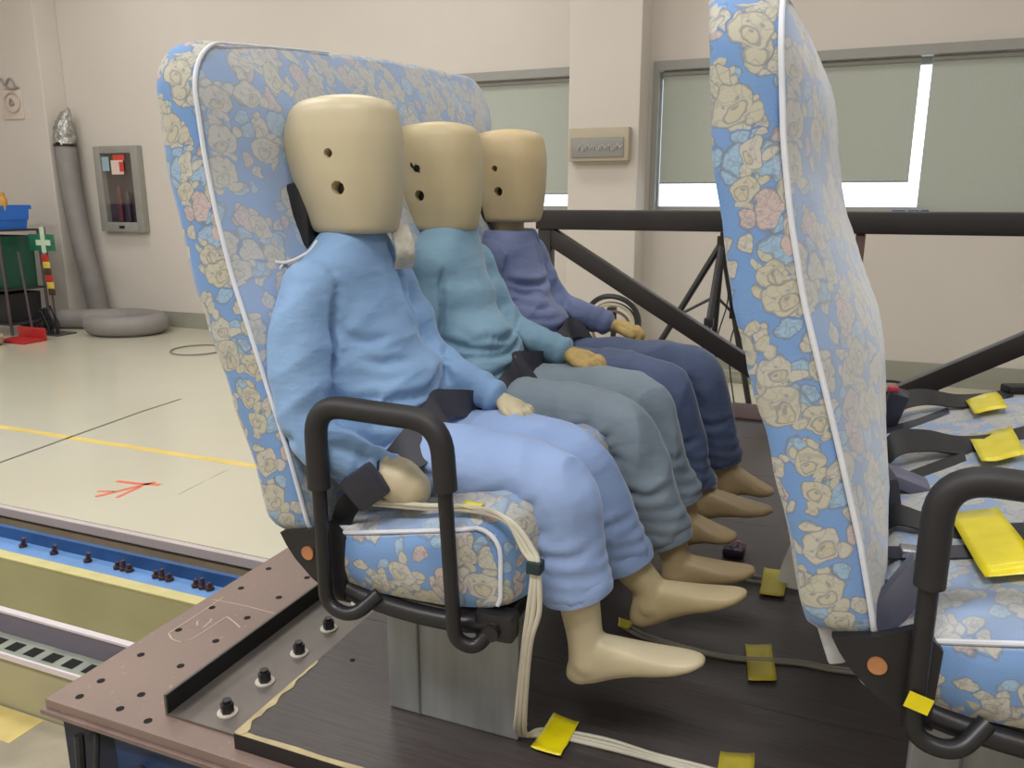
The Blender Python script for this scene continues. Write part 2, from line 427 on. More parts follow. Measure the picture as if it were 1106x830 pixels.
column = struct('column', bm, M_WALL); column['kind'] = 'structure'
bm = bmesh.new(); box(bm, -10.6, -8.72, 6.95, WY-.001, FZ, CEIL, .01)
c2 = struct('column', bm, M_WALL); c2['kind'] = 'structure'
bm = bmesh.new(); box(bm, -8.71, -2.31, WY-.02, WY-.001, FZ, FZ+.185, .003); box(bm, -1.67, XR, WY-.02, WY-.001, FZ, FZ+.185, .003)
struct('baseboard_back', bm, M_SKIRT)
bm = bmesh.new(); box(bm, -2.33, -1.65, 6.875, 6.899, FZ, FZ+.185, .003); struct('baseboard_column', bm, M_SKIRT)
# windows: frame, mullions, glass
t = NT('window_glass'); t.t.nodes.remove(t.b)
gl = t.n('ShaderNodeBsdfTransparent'); gg = t.n('ShaderNodeBsdfGlossy'); gg.inputs['Roughness'].default_value = .05
ms = t.n('ShaderNodeMixShader'); ms.inputs[0].default_value = .08; t.l(gl.outputs[0], ms.inputs[1]); t.l(gg.outputs[0], ms.inputs[2]); t.l(ms.outputs[0], t.o.inputs[0])
M_GLASS = t.m
for k, (a, b, z0, z1) in enumerate(WIN):
    bm = bmesh.new(); f = .055; y0, y1 = WY+.10, WY+.16
    box(bm, a, a+f, y0, y1, z0, z1); box(bm, b-f, b, y0, y1, z0, z1); box(bm, a+f, b-f, y0, y1, z0, z0+f); box(bm, a+f, b-f, y0, y1, z1-f, z1)
    fr = struct('window_%d' % (k+1), bm, M_FRAME)
    n = 2 if k == 0 else 4; wd = (b-a-2*f)/n
    for i in range(n):
        x0 = a+f+i*wd
        if i:
            bm = bmesh.new(); box(bm, x0-.02, x0+.02, y0+.005, y1-.005, z0+f, z1-f); finish('mullion', bm, M_FRAME, fr, False)
        bm = bmesh.new(); box(bm, x0+.022, x0+wd-.022, y0+.028, y0+.034, z0+f+.001, z1-f-.001); finish('pane', bm, M_GLASS, fr, False)
    bm = bmesh.new(); box(bm, a+.001, b-.001, WY-.03, WY+.09, z0-.03, z0-.001, .003); finish('window_sill', bm, M_FRAME, fr, False)
    # grey face trim round the opening
    bm = bmesh.new()
    box(bm, a-.001, b+.06, WY-.022, WY-.001, z1, z1+.075); box(bm, a, a+.05, WY-.022, WY-.001, z0, z1-.001)
    finish('window_casing', bm, M_FRAME, fr, False)
# roller blinds
t = NT('grey_green_blind_cloth'); t.t.nodes.remove(t.b)
df = t.n('ShaderNodeBsdfDiffuse'); tr = t.n('ShaderNodeBsdfTranslucent'); ms = t.n('ShaderNodeMixShader'); ms.inputs[0].default_value = .2
wv = t.noise(260, 1)
cb = t.mix(t.ramp(wv, .3, .7), s2l((184, 188, 180)), s2l((196, 200, 190)))
t.l(cb, df.inputs[0]); t.l(cb, tr.inputs[0]); t.l(df.outputs[0], ms.inputs[1]); t.l(tr.outputs[0], ms.inputs[2]); t.l(ms.outputs[0], t.o.inputs[0])
M_BLIND = t.m
for x0, x1, zb, lab in ((-1.565, .44, 1.15, 'half-lowered grey-green roller blind behind the top of the right seat back'),
                        (.52, 2.5, .90, 'fully lowered grey-green roller blind at the right edge of the picture'),
                        (-6.1, -2.40, 1.06, 'grey-green roller blind in the window left of the column, above the third dummy')):
    r = empty('roller_blind', ((x0+x1)/2, WY+.05, 2.06), lab, 'blind', 'roller blinds in the back windows')
    bm = bmesh.new(); box(bm, x0, x1, WY+.045, WY+.048, zb, 2.05)
    a = finish('blind_cloth', bm, M_BLIND, None, False)
    bm = bmesh.new(); cyl(bm, (x0, WY+.045, 2.055), (x1, WY+.045, 2.055), .022)
    b = finish('roller_tube', bm, M_FRAME)
    bm = bmesh.new(); box(bm, x0, x1, WY+.038, WY+.055, zb-.02, zb-.0005, .003)
    c = finish('bottom_bar', bm, M_FRAME)
    adopt(r, a, b, c)
# lamps' housings on the ceiling
em = NT('lamp_diffuser'); em.t.nodes.remove(em.b); e = em.n('ShaderNodeEmission'); e.inputs[0].default_value = (1, .96, .9, 1); e.inputs[1].default_value = 3; em.l(e.outputs[0], em.o.inputs[0])
proto = None
for x, y in LAMPS:
    if proto is None:
        proto = empty('ceiling_lamp', (0, 0, 0), 'rectangular white ceiling lamp above the picture', 'lamp', 'ceiling lamps')
        bm = bmesh.new(); box(bm, -.7, .7, -.4, .4, -.06, 0, .01); finish('lamp_housing', bm, MATS['white_ceiling'], proto)
        bm = bmesh.new(); box(bm, -.65, .65, -.35, .35, -.075, -.0605); finish('lamp_diffuser', bm, em.m, proto, False)
        r = proto
    else:
        r = proto.copy(); COL.objects.link(r)
        for ch in [c for c in COL.objects if c.parent == proto]:
            d = ch.copy(); COL.objects.link(d); d.parent = r
    r.location = (x, y, CEIL-.001)

# ================================================================ TRACK BEAMS
def track(name, loc, label, parts):
    r = empty(name, loc, label, 'track beam')
    for nm, m, boxes in parts:
        bm = bmesh.new()
        for b in boxes: box(bm, *b)
        adopt(r, finish(nm, bm, m, None, False))
    return r
X0, X1 = -8.0, 3.0
b2 = track('track_beam', (-3, 1.42, FZ), 'olive track beam nearest the camera with a row of dark slots in its flange',
      [('beam_web', mat('olive_beam_side', (160, 156, 128), .5, var=.1, vs=3), [(X0, X1, 1.392, 1.41, FZ-.3, -.325)]),
       ('beam_flange', mat('grey_green_flange', (138, 144, 134), .5, var=.15, vs=10), [(X0, X1, 1.388, 1.465, -.324, -.31)]),
       ('flange_edge', M_WHITEE, [(X0, X1, 1.380, 1.387, -.326, -.308)]),
       ('upper_web', M_PURP, [(X0, X1, 1.466, 1.478, -.324, -.240)]),
       ('upper_flange', M_WHITEE, [(X0, X1, 1.462, 1.482, -.2395, -.232)])])
for i in range(26):
    x = -3.55+i*.0785
    bm = bmesh.new(); box(bm, x, x+.045, 1.402, 1.442, -.3095, -.3088, .0)
    adopt(b2, finish('slot', bm, M_HOLE, None, False))
b1 = track('track_beam', (-3, 1.93, FZ), 'tall olive-yellow track beam between the slotted beam and the blue beam',
      [('beam_web', M_YBEAM, [(X0, X1, 1.957, 1.975, FZ-.36, -.408)]),
       ('beam_flange', M_YBEAM2, [(X0, X1, 1.954, 2.004, -.4075, -.40)])])
b0 = track('track_beam', (-3, 2.2, FZ), 'blue track beam with bolts beside the pale lab floor',
      [('beam_web', M_BLBEAM, [(X0, X1, 2.165, 2.185, FZ-.36, -.398)]),
       ('beam_flange', M_BLFL, [(X0, X1, 2.06, 2.164, -.462, -.45)])])
BX = [-3.134, -2.948, -2.754, -2.589, -2.555, -2.525, -2.385, -2.352, -2.317, -2.184, -2.151, -2.116]
for i, x in enumerate(BX):
    bm = bmesh.new(); h = (.03 if i % 3 == 1 or i < 3 else .018); cyl(bm, (x, 2.13, -.4495), (x, 2.13, -.438), .017, seg=6); cyl(bm, (x, 2.13, -.438), (x+(.012 if i < 3 else 0), 2.13, -.438+h), .008, seg=10)
    adopt(b0, finish('bolt', bm, mat('rusty_bolt', (84, 62, 62), .5, metal=.4, var=.3, vs=60)))

# ================================================================ SLED
PZ = -.035
sled = empty('test_sled', (0, 2.5, FZ), 'brown and black crash sled platform carrying both bus seats', 'sled')
bm = bmesh.new(); box(bm, -1.487, 3.2, 1.008, 3.98, PZ-.022, PZ, .002); adopt(sled, finish('top_plate', bm, M_PLATE, None, False))
bm = bmesh.new(); box(bm, -1.497, 3.2, 1.0, 3.98, PZ-.034, PZ-.0225, .002); adopt(sled, finish('lower_plate', bm, mat('worn_plate_edge', (124, 104, 98), .5, var=.25, vs=12), None, False))
for q in ((-1.47, 3.2, 1.03, 1.06), (-1.47, -1.44, 1.061, 1.36), (-1.47, 3.2, 3.90, 3.94)):
    bm = bmesh.new(); box(bm, *q, FZ+.03, PZ-.035); adopt(sled, finish('side_skirt', bm, M_BLUEB, None, False))
bm = bmesh.new(); box(bm, -1.31, 3.2, 1.022, 1.0295, FZ+.05, PZ-.036); adopt(sled, finish('side_panel', bm, mat('blue_panel_paint', (28, 52, 92), .5, var=.2, vs=6), None, False))
for x in (-1.3, .9, 2.8):
    bm = bmesh.new(); box(bm, x-.06, x+.06, 1.1, 1.3, FZ+.001, PZ-.036, .005); adopt(sled, finish('foot_block', bm, M_BSTEEL))
# black hose tangle at the corner
bm = bmesh.new()
tube(bm, smooth_path([(-1.36, 1.02, -.09), (-1.33, .985, -.2), (-1.27, .99, -.3), (-1.2, .985, -.2), (-1.22, 1.0, -.12), (-1.3, .99, -.22), (-1.36, 1.0, -.36)], 6), .007, 8)
tube(bm, smooth_path([(-1.40, 1.01, -.1), (-1.38, .99, -.25), (-1.31, .985, -.33), (-1.25, .995, -.26)], 6), .010, 8)
adopt(sled, finish('hose', bm, M_BLACK))
# board
bm = bmesh.new(); box(bm, -1.003, 3.2, 1.035, 3.88, PZ+.0005, -.0035); adopt(sled, finish('board_core', bm, M_EDGE, None, False))
# board top in wide planks
pl = [1.035, 1.50, 1.98, 2.46, 2.94, 3.42, 3.88]
for a, b in zip(pl, pl[1:]):
    bm = bmesh.new(); box(bm, -1.003, 3.2, a+.0007, b-.0007, -.003, 0, .0006); adopt(sled, finish('board', bm, M_BOARD, None, False))
bm = bmesh.new()
n = 26
for (p0, p1, ax) in (((-1.0, 1.036), (.2, 1.036), 0), ((-1.0, 1.036), (-1.0, 1.30), 1)):
    L = []; R_ = []
    for i in range(n+1):
        f = i/n; x = p0[0]+(p1[0]-p0[0])*f; y = p0[1]+(p1[1]-p0[1])*f; wd = (.012+.012*noise.noise(Vector((f*9, ax*7, 1))))*(1 if ax == 0 else (1.25-f))
        wd = max(wd, .003)
        if ax == 0: L.append((x, y-.001, .0004)); R_.append((x, y+wd, .0004))
        else: L.append((x-.002, y, .0004)); R_.append((x+wd, y, .0004))
    strip(bm, L, R_, .001)
adopt(sled, finish('glue_strip', bm, M_GLUE, None, False))
# angle rail + bolts
bm = bmesh.new(); box(bm, -1.205, -1.20, 1.062, 3.8, PZ+.0005, .014); box(bm, -1.1995, -1.006, 1.062, 3.8, PZ+.0005, PZ+.006)
adopt(sled, finish('angle_rail', bm, M_ANGLE, None, False))
bm = bmesh.new(); box(bm, -1.1995, -1.1965, 1.062, 3.8, PZ+.0065, .0138); adopt(sled, finish('rail_liner', bm, mat('black_rail_face', (26, 26, 28), .5, var=.3), None, False))
for y in (1.111, 1.227, 1.348, 1.465, 1.60, 1.75):
    bm = bmesh.new(); x = -1.087
    cyl(bm, (x, y, PZ+.006), (x, y, PZ+.009), .021, seg=18); wsh = finish('washer', bm, mat('pale_washer', (190, 184, 172), .5, var=.1)); adopt(sled, wsh)
    bm = bmesh.new(); cyl(bm, (x, y, PZ+.009), (x, y, PZ+.03), .0135, seg=6); cyl(bm, (x, y, PZ+.03), (x, y, PZ+.037), .009, seg=12); adopt(sled, finish('bolt', bm, M_BSTEEL))
H = [(-1.446, 1.684), (-1.439, 1.56), (-1.31, 1.557), (-1.436, 1.447), (-1.316, 1.44), (-1.433, 1.329), (-1.312, 1.324), (-1.431, 1.211), (-1.311, 1.211), (-1.43, 1.1), (-1.424, 1.041), (-1.308, 1.096), (-1.31, 1.043), (-1.225, 1.035), (-1.31, 1.68), (-1.31, 1.80), (-1.44, 1.81)]
for x, y in H:
    bm = bmesh.new(); cyl(bm, (x, y, PZ), (x, y, PZ+.0008), .0085, seg=14); adopt(sled, finish('bolt_hole', bm, M_HOLE, None, False))
for x, y in ((-.93, 1.333), (-.151, 1.657)):
    bm = bmesh.new(); cyl(bm, (x, y, 0), (x, y, .0008), .006, seg=14); adopt(sled, finish('bolt_hole', bm, M_HOLE, None, False))
bm = bmesh.new()   # chalk marks
for pts in ([(-1.443, 1.307), (-1.444, 1.413)], [(-1.443, 1.307), (-1.41, 1.29), (-1.373, 1.304), (-1.368, 1.42)], [(-1.465, 1.482), (-1.36, 1.487), (-1.256, 1.484), (-1.215, 1.49)], [(-1.368, 1.425), (-1.33, 1.41), (-1.30, 1.395)], [(-1.444, 1.413), (-1.447, 1.50)],
            [(-1.43, 1.34), (-1.405, 1.36), (-1.42, 1.38), (-1.395, 1.40), (-1.385, 1.36)]):
    P = smooth_path([(x, y, PZ+.0005) for x, y in pts], 5); L = [p+Vector((-.0016, -.0012, 0)) for p in P]; R_ = [p+Vector((.0016, .0012, 0)) for p in P]; strip(bm, L, R_, .0004)
adopt(sled, finish('chalk_mark', bm, mat('chalk', (186, 164, 152), .9), None, False))
bm = bmesh.new(); box(bm, -1.0, 3.2, 3.70, 3.98, .0006, .012, .003); adopt(sled, finish('rear_curb', bm, mat('dark_red_curb', (62, 42, 42), .5, var=.2)))

# ================================================================ TRUSS RAIL
rail = empty('guard_rail', (0, 3.93, 0), 'black square-tube guard rail with V braces along the far side of the sled', 'railing')
bm = bmesh.new(); box(bm, -1.47, 3.1, 3.90, 4.0, .848, .946, .008); adopt(rail, finish('top_bar', bm, M_TRUSS))
def brace(p0, p1, wd=.085):
    bm = bmesh.new(); p0 = Vector(p0); p1 = Vector(p1); d = p1-p0
    a = atan2(d.z, d.x)
    box(bm, -d.length/2, d.length/2, -.035, .035, -wd/2, wd/2, .005)
    bmesh.ops.rotate(bm, cent=(0, 0, 0), matrix=Matrix.Rotation(-a, 3, 'Y'), verts=bm.verts)
    bmesh.ops.translate(bm, vec=(p0+p1)/2, verts=bm.verts)
    o = finish('brace', bm, M_TRUSS); adopt(rail, o)
brace((-1.43, 3.95, .83), (-.10, 3.95, .045)); brace((1.45, 3.95, .81), (.16, 3.95, .045))
bm = bmesh.new(); box(bm, .05, .09, 3.92, 3.97, .03, .847, .004); adopt(rail, finish('post', bm, mat('brown_post', (84, 62, 56), .5)))
bm = bmesh.new(); box(bm, -1.46, -1.39, 3.91, 3.98, .031, .847, .004); adopt(rail, finish('post', bm, M_TRUSS))

# ================================================================ BUS SEATS
SY0, SY1 = 1.10, 2.335
PROF = [(1.36, -1.155, -1.045), (1.24, -1.115, -1.028), (1.17, -1.108, -1.022), (1.07, -1.098, -1.012), (.98, -1.082, -.997), (.87, -1.058, -.972), (.76, -1.030, -.938), (.66, -.995, -.908), (.55, -.962, -.876), (.45, -.942, -.852), (.40, -.925, -.842), (.3, -.9, -.83)]
def prof(z):
    for (za, ra, pa), (zb, rb, pb) in zip(PROF, PROF[1:]):
        if zb <= z <= za:
            f = (z-zb)/(za-zb); return rb+(ra-rb)*f, pb+(pa-pb)*f
    return PROF[0][1:] if z > 1 else PROF[-1][1:]
def outline(n=200):
    """front-face perimeter (y, z): rounded top corners, top edge arched and higher on the far side"""
    pts = []
    def arc(cy, cz, ry, rz, a0, a1, k):
        for i in range(k): a = a0+(a1-a0)*i/k; pts.append((cy+ry*cos(a), cz+rz*sin(a)))
    r = .035
    arc(SY0+r, .405+r, r, r, pi*1.5, pi, 5)
    zs = [.44+(1.165-.44)*i/26 for i in range(26)]; pts.extend((SY0-.004*sin((z-.44)/.72*pi), z) for z in zs)
    arc(SY0+.095, 1.165, .095, .098, pi, pi/2, 12)
    for i in range(26):
        f = i/26; y = SY0+.095+(SY1-.12-SY0-.095)*f; pts.append((y, 1.263+.078*f+.012*sin(f*pi)))
    arc(SY1-.12, 1.221, .12, .12, pi/2, 0, 12)
    pts.extend((SY1, 1.221-(1.221-.44)*i/28) for i in range(28))
    arc(SY1-r, .405+r, r, r, 0, -pi/2, 5)
    for i in range(20):
        f = i/20; pts.append((SY1-r-(SY1-SY0-2*r)*f, .405))
    return pts
def make_back(parent):
    out = outline(); n = len(out); bm = bmesh.new(); cy, cz = (SY0+SY1)/2, .85
    rings = []
    def ring(fn):
        rings.append([bm.verts.new(fn(i, *out[i])) for i in range(n)])
    def nrm(i):
        a = Vector(out[(i+1) % n]); b = Vector(out[i-1]); t = (a-b).normalized(); return (-t.y, t.x)
    def face(s, front):
        def f(i, y, z):
            yy = cy+(y-cy)*s; zz = cz+(z-cz)*s; r, p = prof(zz)
            b = 1-s**5
            if front:
                lum = .030*math.exp(-((zz-.80)/.13)**2)-.016*max(0, min(1, (.62-zz)/.16))
                sew = -.004*math.exp(-((zz-.60)/.012)**2)-.004*math.exp(-((zz-1.02)/.012)**2)
                return (p+(.060+lum)*b+sew*b, yy, zz)
            return (r-.018*b, yy, zz)
        return f
    for s in (.05, .2, .35, .5, .62, .72, .8, .87, .92, .96, .985): ring(face(s, False))
    for u in (0, .12, .3, .5, .7, .88, 1):
        def f(i, y, z, u=u):
            r, p = prof(z); q = nrm(i); bl = .010*sin(u*pi)**.6
            return (r+(p-r)*u, y+q[0]*bl, z+q[1]*bl)
        ring(f)
    for s in (.985, .965, .94, .90, .85, .79, .72, .64, .55, .45, .34, .22, .1): ring(face(s, True))
    for a, b in zip(rings, rings[1:]):
        for k in range(n): bm.faces.new((a[k], a[(k+1) % n], b[(k+1) % n], b[k]))
    bm.faces.new(rings[0]); bm.faces.new(rings[-1])
    o = finish('backrest', bm, M_PRINT, parent, True, 70)
    for v in o.data.vertices:
        v.co.x += .006*noise.noise(v.co*9)+.003*noise.noise(v.co*24)
    box_uv(o.data)
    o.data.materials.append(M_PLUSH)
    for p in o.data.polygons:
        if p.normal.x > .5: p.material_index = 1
    bm = bmesh.new(); P = []
    for i in range(n):
        y, z = out[i]; r, p = prof(z)
        if y > SY0+.42: break
        q = nrm(i); P.append(Vector((p+.0015, y+q[0]*.003, z+q[1]*.003)))
    # start at near-bottom corner
    tube(bm, P, [.0041 if k < len(P)*.7 else max(.0018, .0041*(1-(k/len(P)-.7)/.3)) for k in range(len(P))], 8)
    finish('piping', bm, M_PIPE, o)
    return o
def make_cushion(parent):
    """superellipsoid cushion with piping round its near end"""
    x0, x1, z0, z1 = -.86, -.47, .335, .463
    per = []
    def corner(cx, cz, r, a0, k=5):
        for i in range(k+1): a = a0+pi/2*i/k; per.append((cx+r*cos(a), cz+r*sin(a)))
    # near-end outline (x,z): the top rises to the front
    def topz(x): return .425+(x+.777)*.19
    corner(x0+.02, z0+.02, .02, pi); 
    for i in range(1, 12): per.append((x0+.02+(x1-.03-x0-.02)*i/12, z0+.012*sin(i/12*pi)*-1))
    corner(x1-.03, z0+.03, .03, 1.5*pi)
    corner(x1-.042, .478-.042, .042, 0)
    for i in range(1, 12):
        x = x1-.042+(x0+.03-(x1-.042))*i/12; per.append((x, topz(x) if x > -.80 else topz(-.80)))
    n = len(per); cx, cz = -.66, .40; bm = bmesh.new(); rings = []
    W = SY1-SY0
    for s, y in ((.05, SY0-.016), (.3, SY0-.016), (.6, SY0-.013), (.85, SY0-.006), (.96, SY0-.001)):
        rings.append([bm.verts.new((cx+(x-cx)*s, y, cz+(z-cz)*s)) for x, z in per])
    for y in [SY0]+[SY0+W*f for f in (.012, .03, .06, .1, .15, .2, .27, .34, .42, .5, .58, .66, .73, .8, .85, .9, .94, .97, .988, 1)]:
        f = (y-SY0)/W; bl = min(1, min(f, 1-f)/.12); bl = sqrt(max(0, 1-(1-bl)**2))
        rg = []
        for x, z in per:
            up_ = max(0, (z-.40)/.07); fr = max(0, (x+.56)/.09)
            sew = -.005*math.exp(-((x+.62)/.01)**2)*up_
            rg.append(bm.verts.new((x+.045*bl*min(fr, 1), y, z+bl*(.050*min(up_, 1))+sew*bl)))
        rings.append(rg)
    for s, y in ((.96, SY1+.001), (.85, SY1+.006), (.5, SY1+.014), (.05, SY1+.016)):
        rings.append([bm.verts.new((cx+(x-cx)*s, y, cz+(z-cz)*s)) for x, z in per])
    for a, b in zip(rings, rings[1:]):
        for k in range(n): bm.faces.new((a[k], a[(k+1) % n], b[(k+1) % n], b[k]))
    bm.faces.new(rings[0]); bm.faces.new(rings[-1])
    o = finish('seat_cushion', bm, M_PRINT, parent, True, 60)
    for v in o.data.vertices: v.co.z += .004*noise.noise(v.co*14)
    box_uv(o.data)
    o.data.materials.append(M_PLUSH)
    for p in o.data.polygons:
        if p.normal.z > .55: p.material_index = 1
    for ye in (SY0-.003, SY1+.003):
        bm = bmesh.new(); P = [Vector((x, ye, z)) for x, z in per if z > .42 or x > x1-.012]
        P = [p for p in P if not (p.x < -.845)]
        P = sorted(P, key=lambda p: (atan2(p.z-.40, p.x+.66)))
        tube(bm, P, .0040, 8); finish('piping', bm, M_PIPE, o)
    return o
def make_seat(label):
    root = empty('bus_seat', (0, 0, 0), label, 'bus seat', 'two rows of bus seats on the sled')
    bk = make_back(root); cu = make_cushion(root)
    # armrest: thin steel hoop with foam pad over the top
    ya = 1.062
    path = fillet([(-.70, ya+.03, .325), (-.735, ya, .288), (-.790, ya, .300), (-.792, ya, .668), (-.556, ya, .662), (-.538, ya, .29), (-.505, ya+.01, .275), (-.47, ya+.04, .325)], .05, 7)
    bm = bmesh.new(); tube(bm, path, .0125, 14); ar = finish('armrest', bm, M_BSTEEL, root)
    pad = fillet([(-.791, ya, .52), (-.792, ya, .668), (-.556, ya, .662), (-.549, ya, .55)], .06, 9)
    bm = bmesh.new(); tube(bm, pad, .0192, 18, round_ends=False); finish('armrest_pad', bm, M_BLACK, ar)
    # frame under the cushion
    bm = bmesh.new()
    P = smooth_path([(-.80, 1.105, .335), (-.76, 1.10, .315), (-.66, 1.10, .300), (-.55, 1.10, .300), (-.47, 1.10, .315)], 5)
    tube(bm, P, .017, 10)
    box(bm, -.80, -.46, 1.13, 2.30, .300, .325, .004)
    for x in (-.78, -.48): box(bm, x-.02, x+.02, 1.09, 2.33, .295, .33, .004)
    finish('seat_frame', bm, M_BSTEEL, root)
    bm = bmesh.new(); box(bm, -.515, -.445, 1.085, 1.125, .285, .335, .01); cyl(bm, (-.48, 1.075, .305), (-.48, 1.085, .305), .014); finish('frame_clamp', bm, M_BSTEEL, root)
    # side brackets joining back and cushion
    for y0, y1 in ((1.083, 1.098), (2.337, 2.352)):
        bm = bmesh.new()
        pts = [(-.898, .412), (-.84, .425), (-.79, .45), (-.762, .42), (-.766, .305), (-.792, .308), (-.835, .335), (-.868, .366), (-.886, .39)]
        f = bm.faces.new([bm.verts.new((x, y0, z)) for x, z in pts]); r = bmesh.ops.extrude_face_region(bm, geom=[f])
        bmesh.ops.translate(bm, vec=(0, y1-y0, 0), verts=[v for v in r['geom'] if isinstance(v, bmesh.types.BMVert)])
        br = finish('hinge_bracket', bm, M_BSTEEL, root, False)
        bm = bmesh.new(); yy = y0-.004 if y0 < 1.5 else y1+.004
        cyl(bm, (-.838, yy, .383), (-.838, (y0 if y0 < 1.5 else y1), .383), .0125, seg=24); finish('bolt', bm, M_COPPER, br)
    for yl in (1.22, 2.14):
        bm = bmesh.new(); box(bm, -.767, -.488, yl, yl+.028, .001, .298, .003)
        box(bm, -.767, -.488, yl+.0285, yl+.05, .001, .006)
        lg = finish('support_leg', bm, M_GALV, root, False)
        bm = bmesh.new(); box(bm, -.70, -.696, yl-.003, yl-.0005, .004, .296); finish('leg_seam', bm, mat('dark_seam', (96, 100, 100), .5), lg, False)
    return root
seat1 = make_seat('blue cartoon-print bus seat bench on which the three dummies sit')
seat2 = seat1.copy(); COL.objects.link(seat2)
def copy_kids(src, dst):
    for ch in [c for c in list(COL.objects) if c.parent == src]:
        d = ch.copy(); COL.objects.link(d); d.parent = dst; copy_kids(ch, d)
copy_kids(seat1, seat2)
seat2.location = (.93, 0, 0)
seat2['label'] = 'empty blue cartoon-print bus seat at right, cut by the picture edge'

# ================================================================ DUMMIES
def fold_fn(kind, P):
    def f(co, n):
        d = 0
        q = co-P['o']
        if kind == 'shirt':
            a = q.x*.75+q.z*.66; b = -q.x*.66+q.z*.75
            amp = .35+.9*math.exp(-((q.z-.13)/.10)**2)
            v = noise.noise(Vector((a*4+P['s'], q.y*4, b*11+P['s'])))
            d += .0055*amp*(1-abs(v)*2.6)
            d += .004*noise.noise(Vector((co.x*13+P['s'], co.y*13, co.z*13)))
        else:
            v = noise.noise(Vector((q.x*12+P['s'], q.y*10, q.z*5)))
            d += .0055*(1-abs(v)*2.6)
            d += .003*noise.noise(Vector((co.x*17, co.y*17, co.z*17+P['s'])))
        for c, ax, w_, am, fr in P['joints']:
            r = (co-c); g = math.exp(-(r.length/w_)**2)
            if g > .03: d += am*g*sin(r.dot(ax)*fr+2*noise.noise(co*9))
        return d
    return f
def displace(me, fn):
    N = [v.normal.copy() for v in me.vertices]
    C = [v.co.copy() for v in me.vertices]
    for v, c, n in zip(me.vertices, C, N): v.co = c+n*fn(c, n)
    me.update()
def creases(me, lines, w_=.0085, depth=.009, ridge=.0045):
    bb = bmesh.new(); bb.from_mesh(me); tr = BVHTree.FromBMesh(bb); bb.free()
    P = []
    for ln in lines:
        k = 1.0
        if isinstance(ln[0], (int, float)): k, ln = ln[0], ln[1]
        q = smooth_path(ln, 10); n = len(q)
        for i, p in enumerate(q):
            h = tr.find_nearest(p)[0]; P.append((h, k*min(1, 3.5*i/n, 3.5*(n-i)/n+.1)))
    from mathutils.kdtree import KDTree
    kd = KDTree(len(P))
    for i, (p, k) in enumerate(P): kd.insert(p, i)
    kd.balance()
    N = [v.normal.copy() for v in me.vertices]
    for v, n_ in zip(me.vertices, N):
        c, i, d = kd.find(v.co)
        if d < .05:
            k = P[i][1]; v.co += n_*k*(ridge*math.exp(-((d-.019)/.011)**2)-depth*math.exp(-(d/w_)**2))
    me.update()
def skin_obj(name, me, m, parent):
    me.materials.clear(); me.materials.append(m); me.shade_smooth()
    me.name = name
    return new_obj(name, me, m, parent)
V = Vector
def head(root, x, y, yaw, m, dmg, tall=1.0, dz=0):
    # slices: z, half length, half width, centre x, power
    sl = [(.937, .074, .064, .012, 2.5), (.944, .080, .070, .011, 2.5), (.970, .088, .076, .009, 2.4), (1.00, .097, .083, .005, 2.3), (1.04, .107, .089, -.001, 2.25),
          (1.08, .113, .092, -.005, 2.2), (1.115, .114, .092, -.007, 2.2), (1.140, .108, .088, -.006, 2.2), (1.160, .101, .083, -.003, 2.2), (1.174, .085, .070, .0, 2.2), (1.182, .048, .040, .004, 2.1), (1.185, .022, .018, .004, 2.0)]
    bm = bmesh.new(); R = Matrix.Rotation(yaw, 3, 'Z'); c0 = V((x, y, 0))
    loft(bm, [(c0+R@V((cx, 0, 0))+V((0, 0, z+dz)), R@V((a, 0, 0)), R@V((0, b, 0)), p) for z, a, b, cx, p in sl], 40)
    # brow-to-chin flattening is in the power; ear side holes are cut out
    cut = bmesh.new(); hs = []
    for hx, hz, r in ((dmg[0], 1.079+dz, .0085), (dmg[1], 1.020+dz, .0125)):
        for sgn in (-1, 1):
            p = c0+R@V((hx, sgn*.10, 0))+V((0, 0, hz)); q = c0+R@V((hx, sgn*.058, 0))+V((0, 0, hz-.002))
            cyl(cut, p, q, r, seg=9); hs.append((q, r, sgn, R))
    bmesh.ops.recalc_face_normals(cut, faces=cut.faces)
    me = fuse(bm, .0055, 14, cut)
    h = skin_obj('head', me, m, root)
    try: me.set_sharp_from_angle(angle=radians(50))
    except Exception: pass
    for q, r, sgn, R in hs:
        bm = bmesh.new(); d = R@V((0, sgn*.006, 0)); cyl(bm, q+d*.1, q+d, r*.97, seg=12); cyl(bm, q+d, q+d*1.8, r*.45, seg=6)
        finish('bolt_recess', bm, mat('brown_recess_shade', (46, 38, 32), .6, var=.2), h)  # dark liner colours in the shade inside the hole
    return h
def foot(bm, A, heel_z, tip, w_=1.0):
    """ankle point A, heel bottom height, toe tip point"""
    tip = V(tip); A = V(A)
    hb = V((A.x-.006, A.y, heel_z-.004))
    f = (tip-(hb+V((0, 0, .018)))); L = f.length; f.normalize(); s = V((0, 1, 0)); s = (s-f*s.dot(f)).normalized(); u = f.cross(s)
    if u.z < 0: u = -u
    secs = []
    for t, hw, lo, hi in ((-.10, .012, .012, .022), (-.06, .022, .002, .040), (0, .028, -.004, .058), (.12, .031, -.004, .086), (.28, .031, .001, .080), (.45, .033, .003, .064), (.62, .036, .001, .048), (.76, .036, .001, .037), (.88, .031, .004, .029), (.96, .021, .008, .024), (1.0, .010, .011, .018)):
        c = hb+f*(t*L)+u*((lo+hi)/2); secs.append((c, s*hw*w_, u*(hi-lo)/2, 2.5))
    loft(bm, secs, 24)
def toes(bm, tip, A, w_=1.0):
    pass
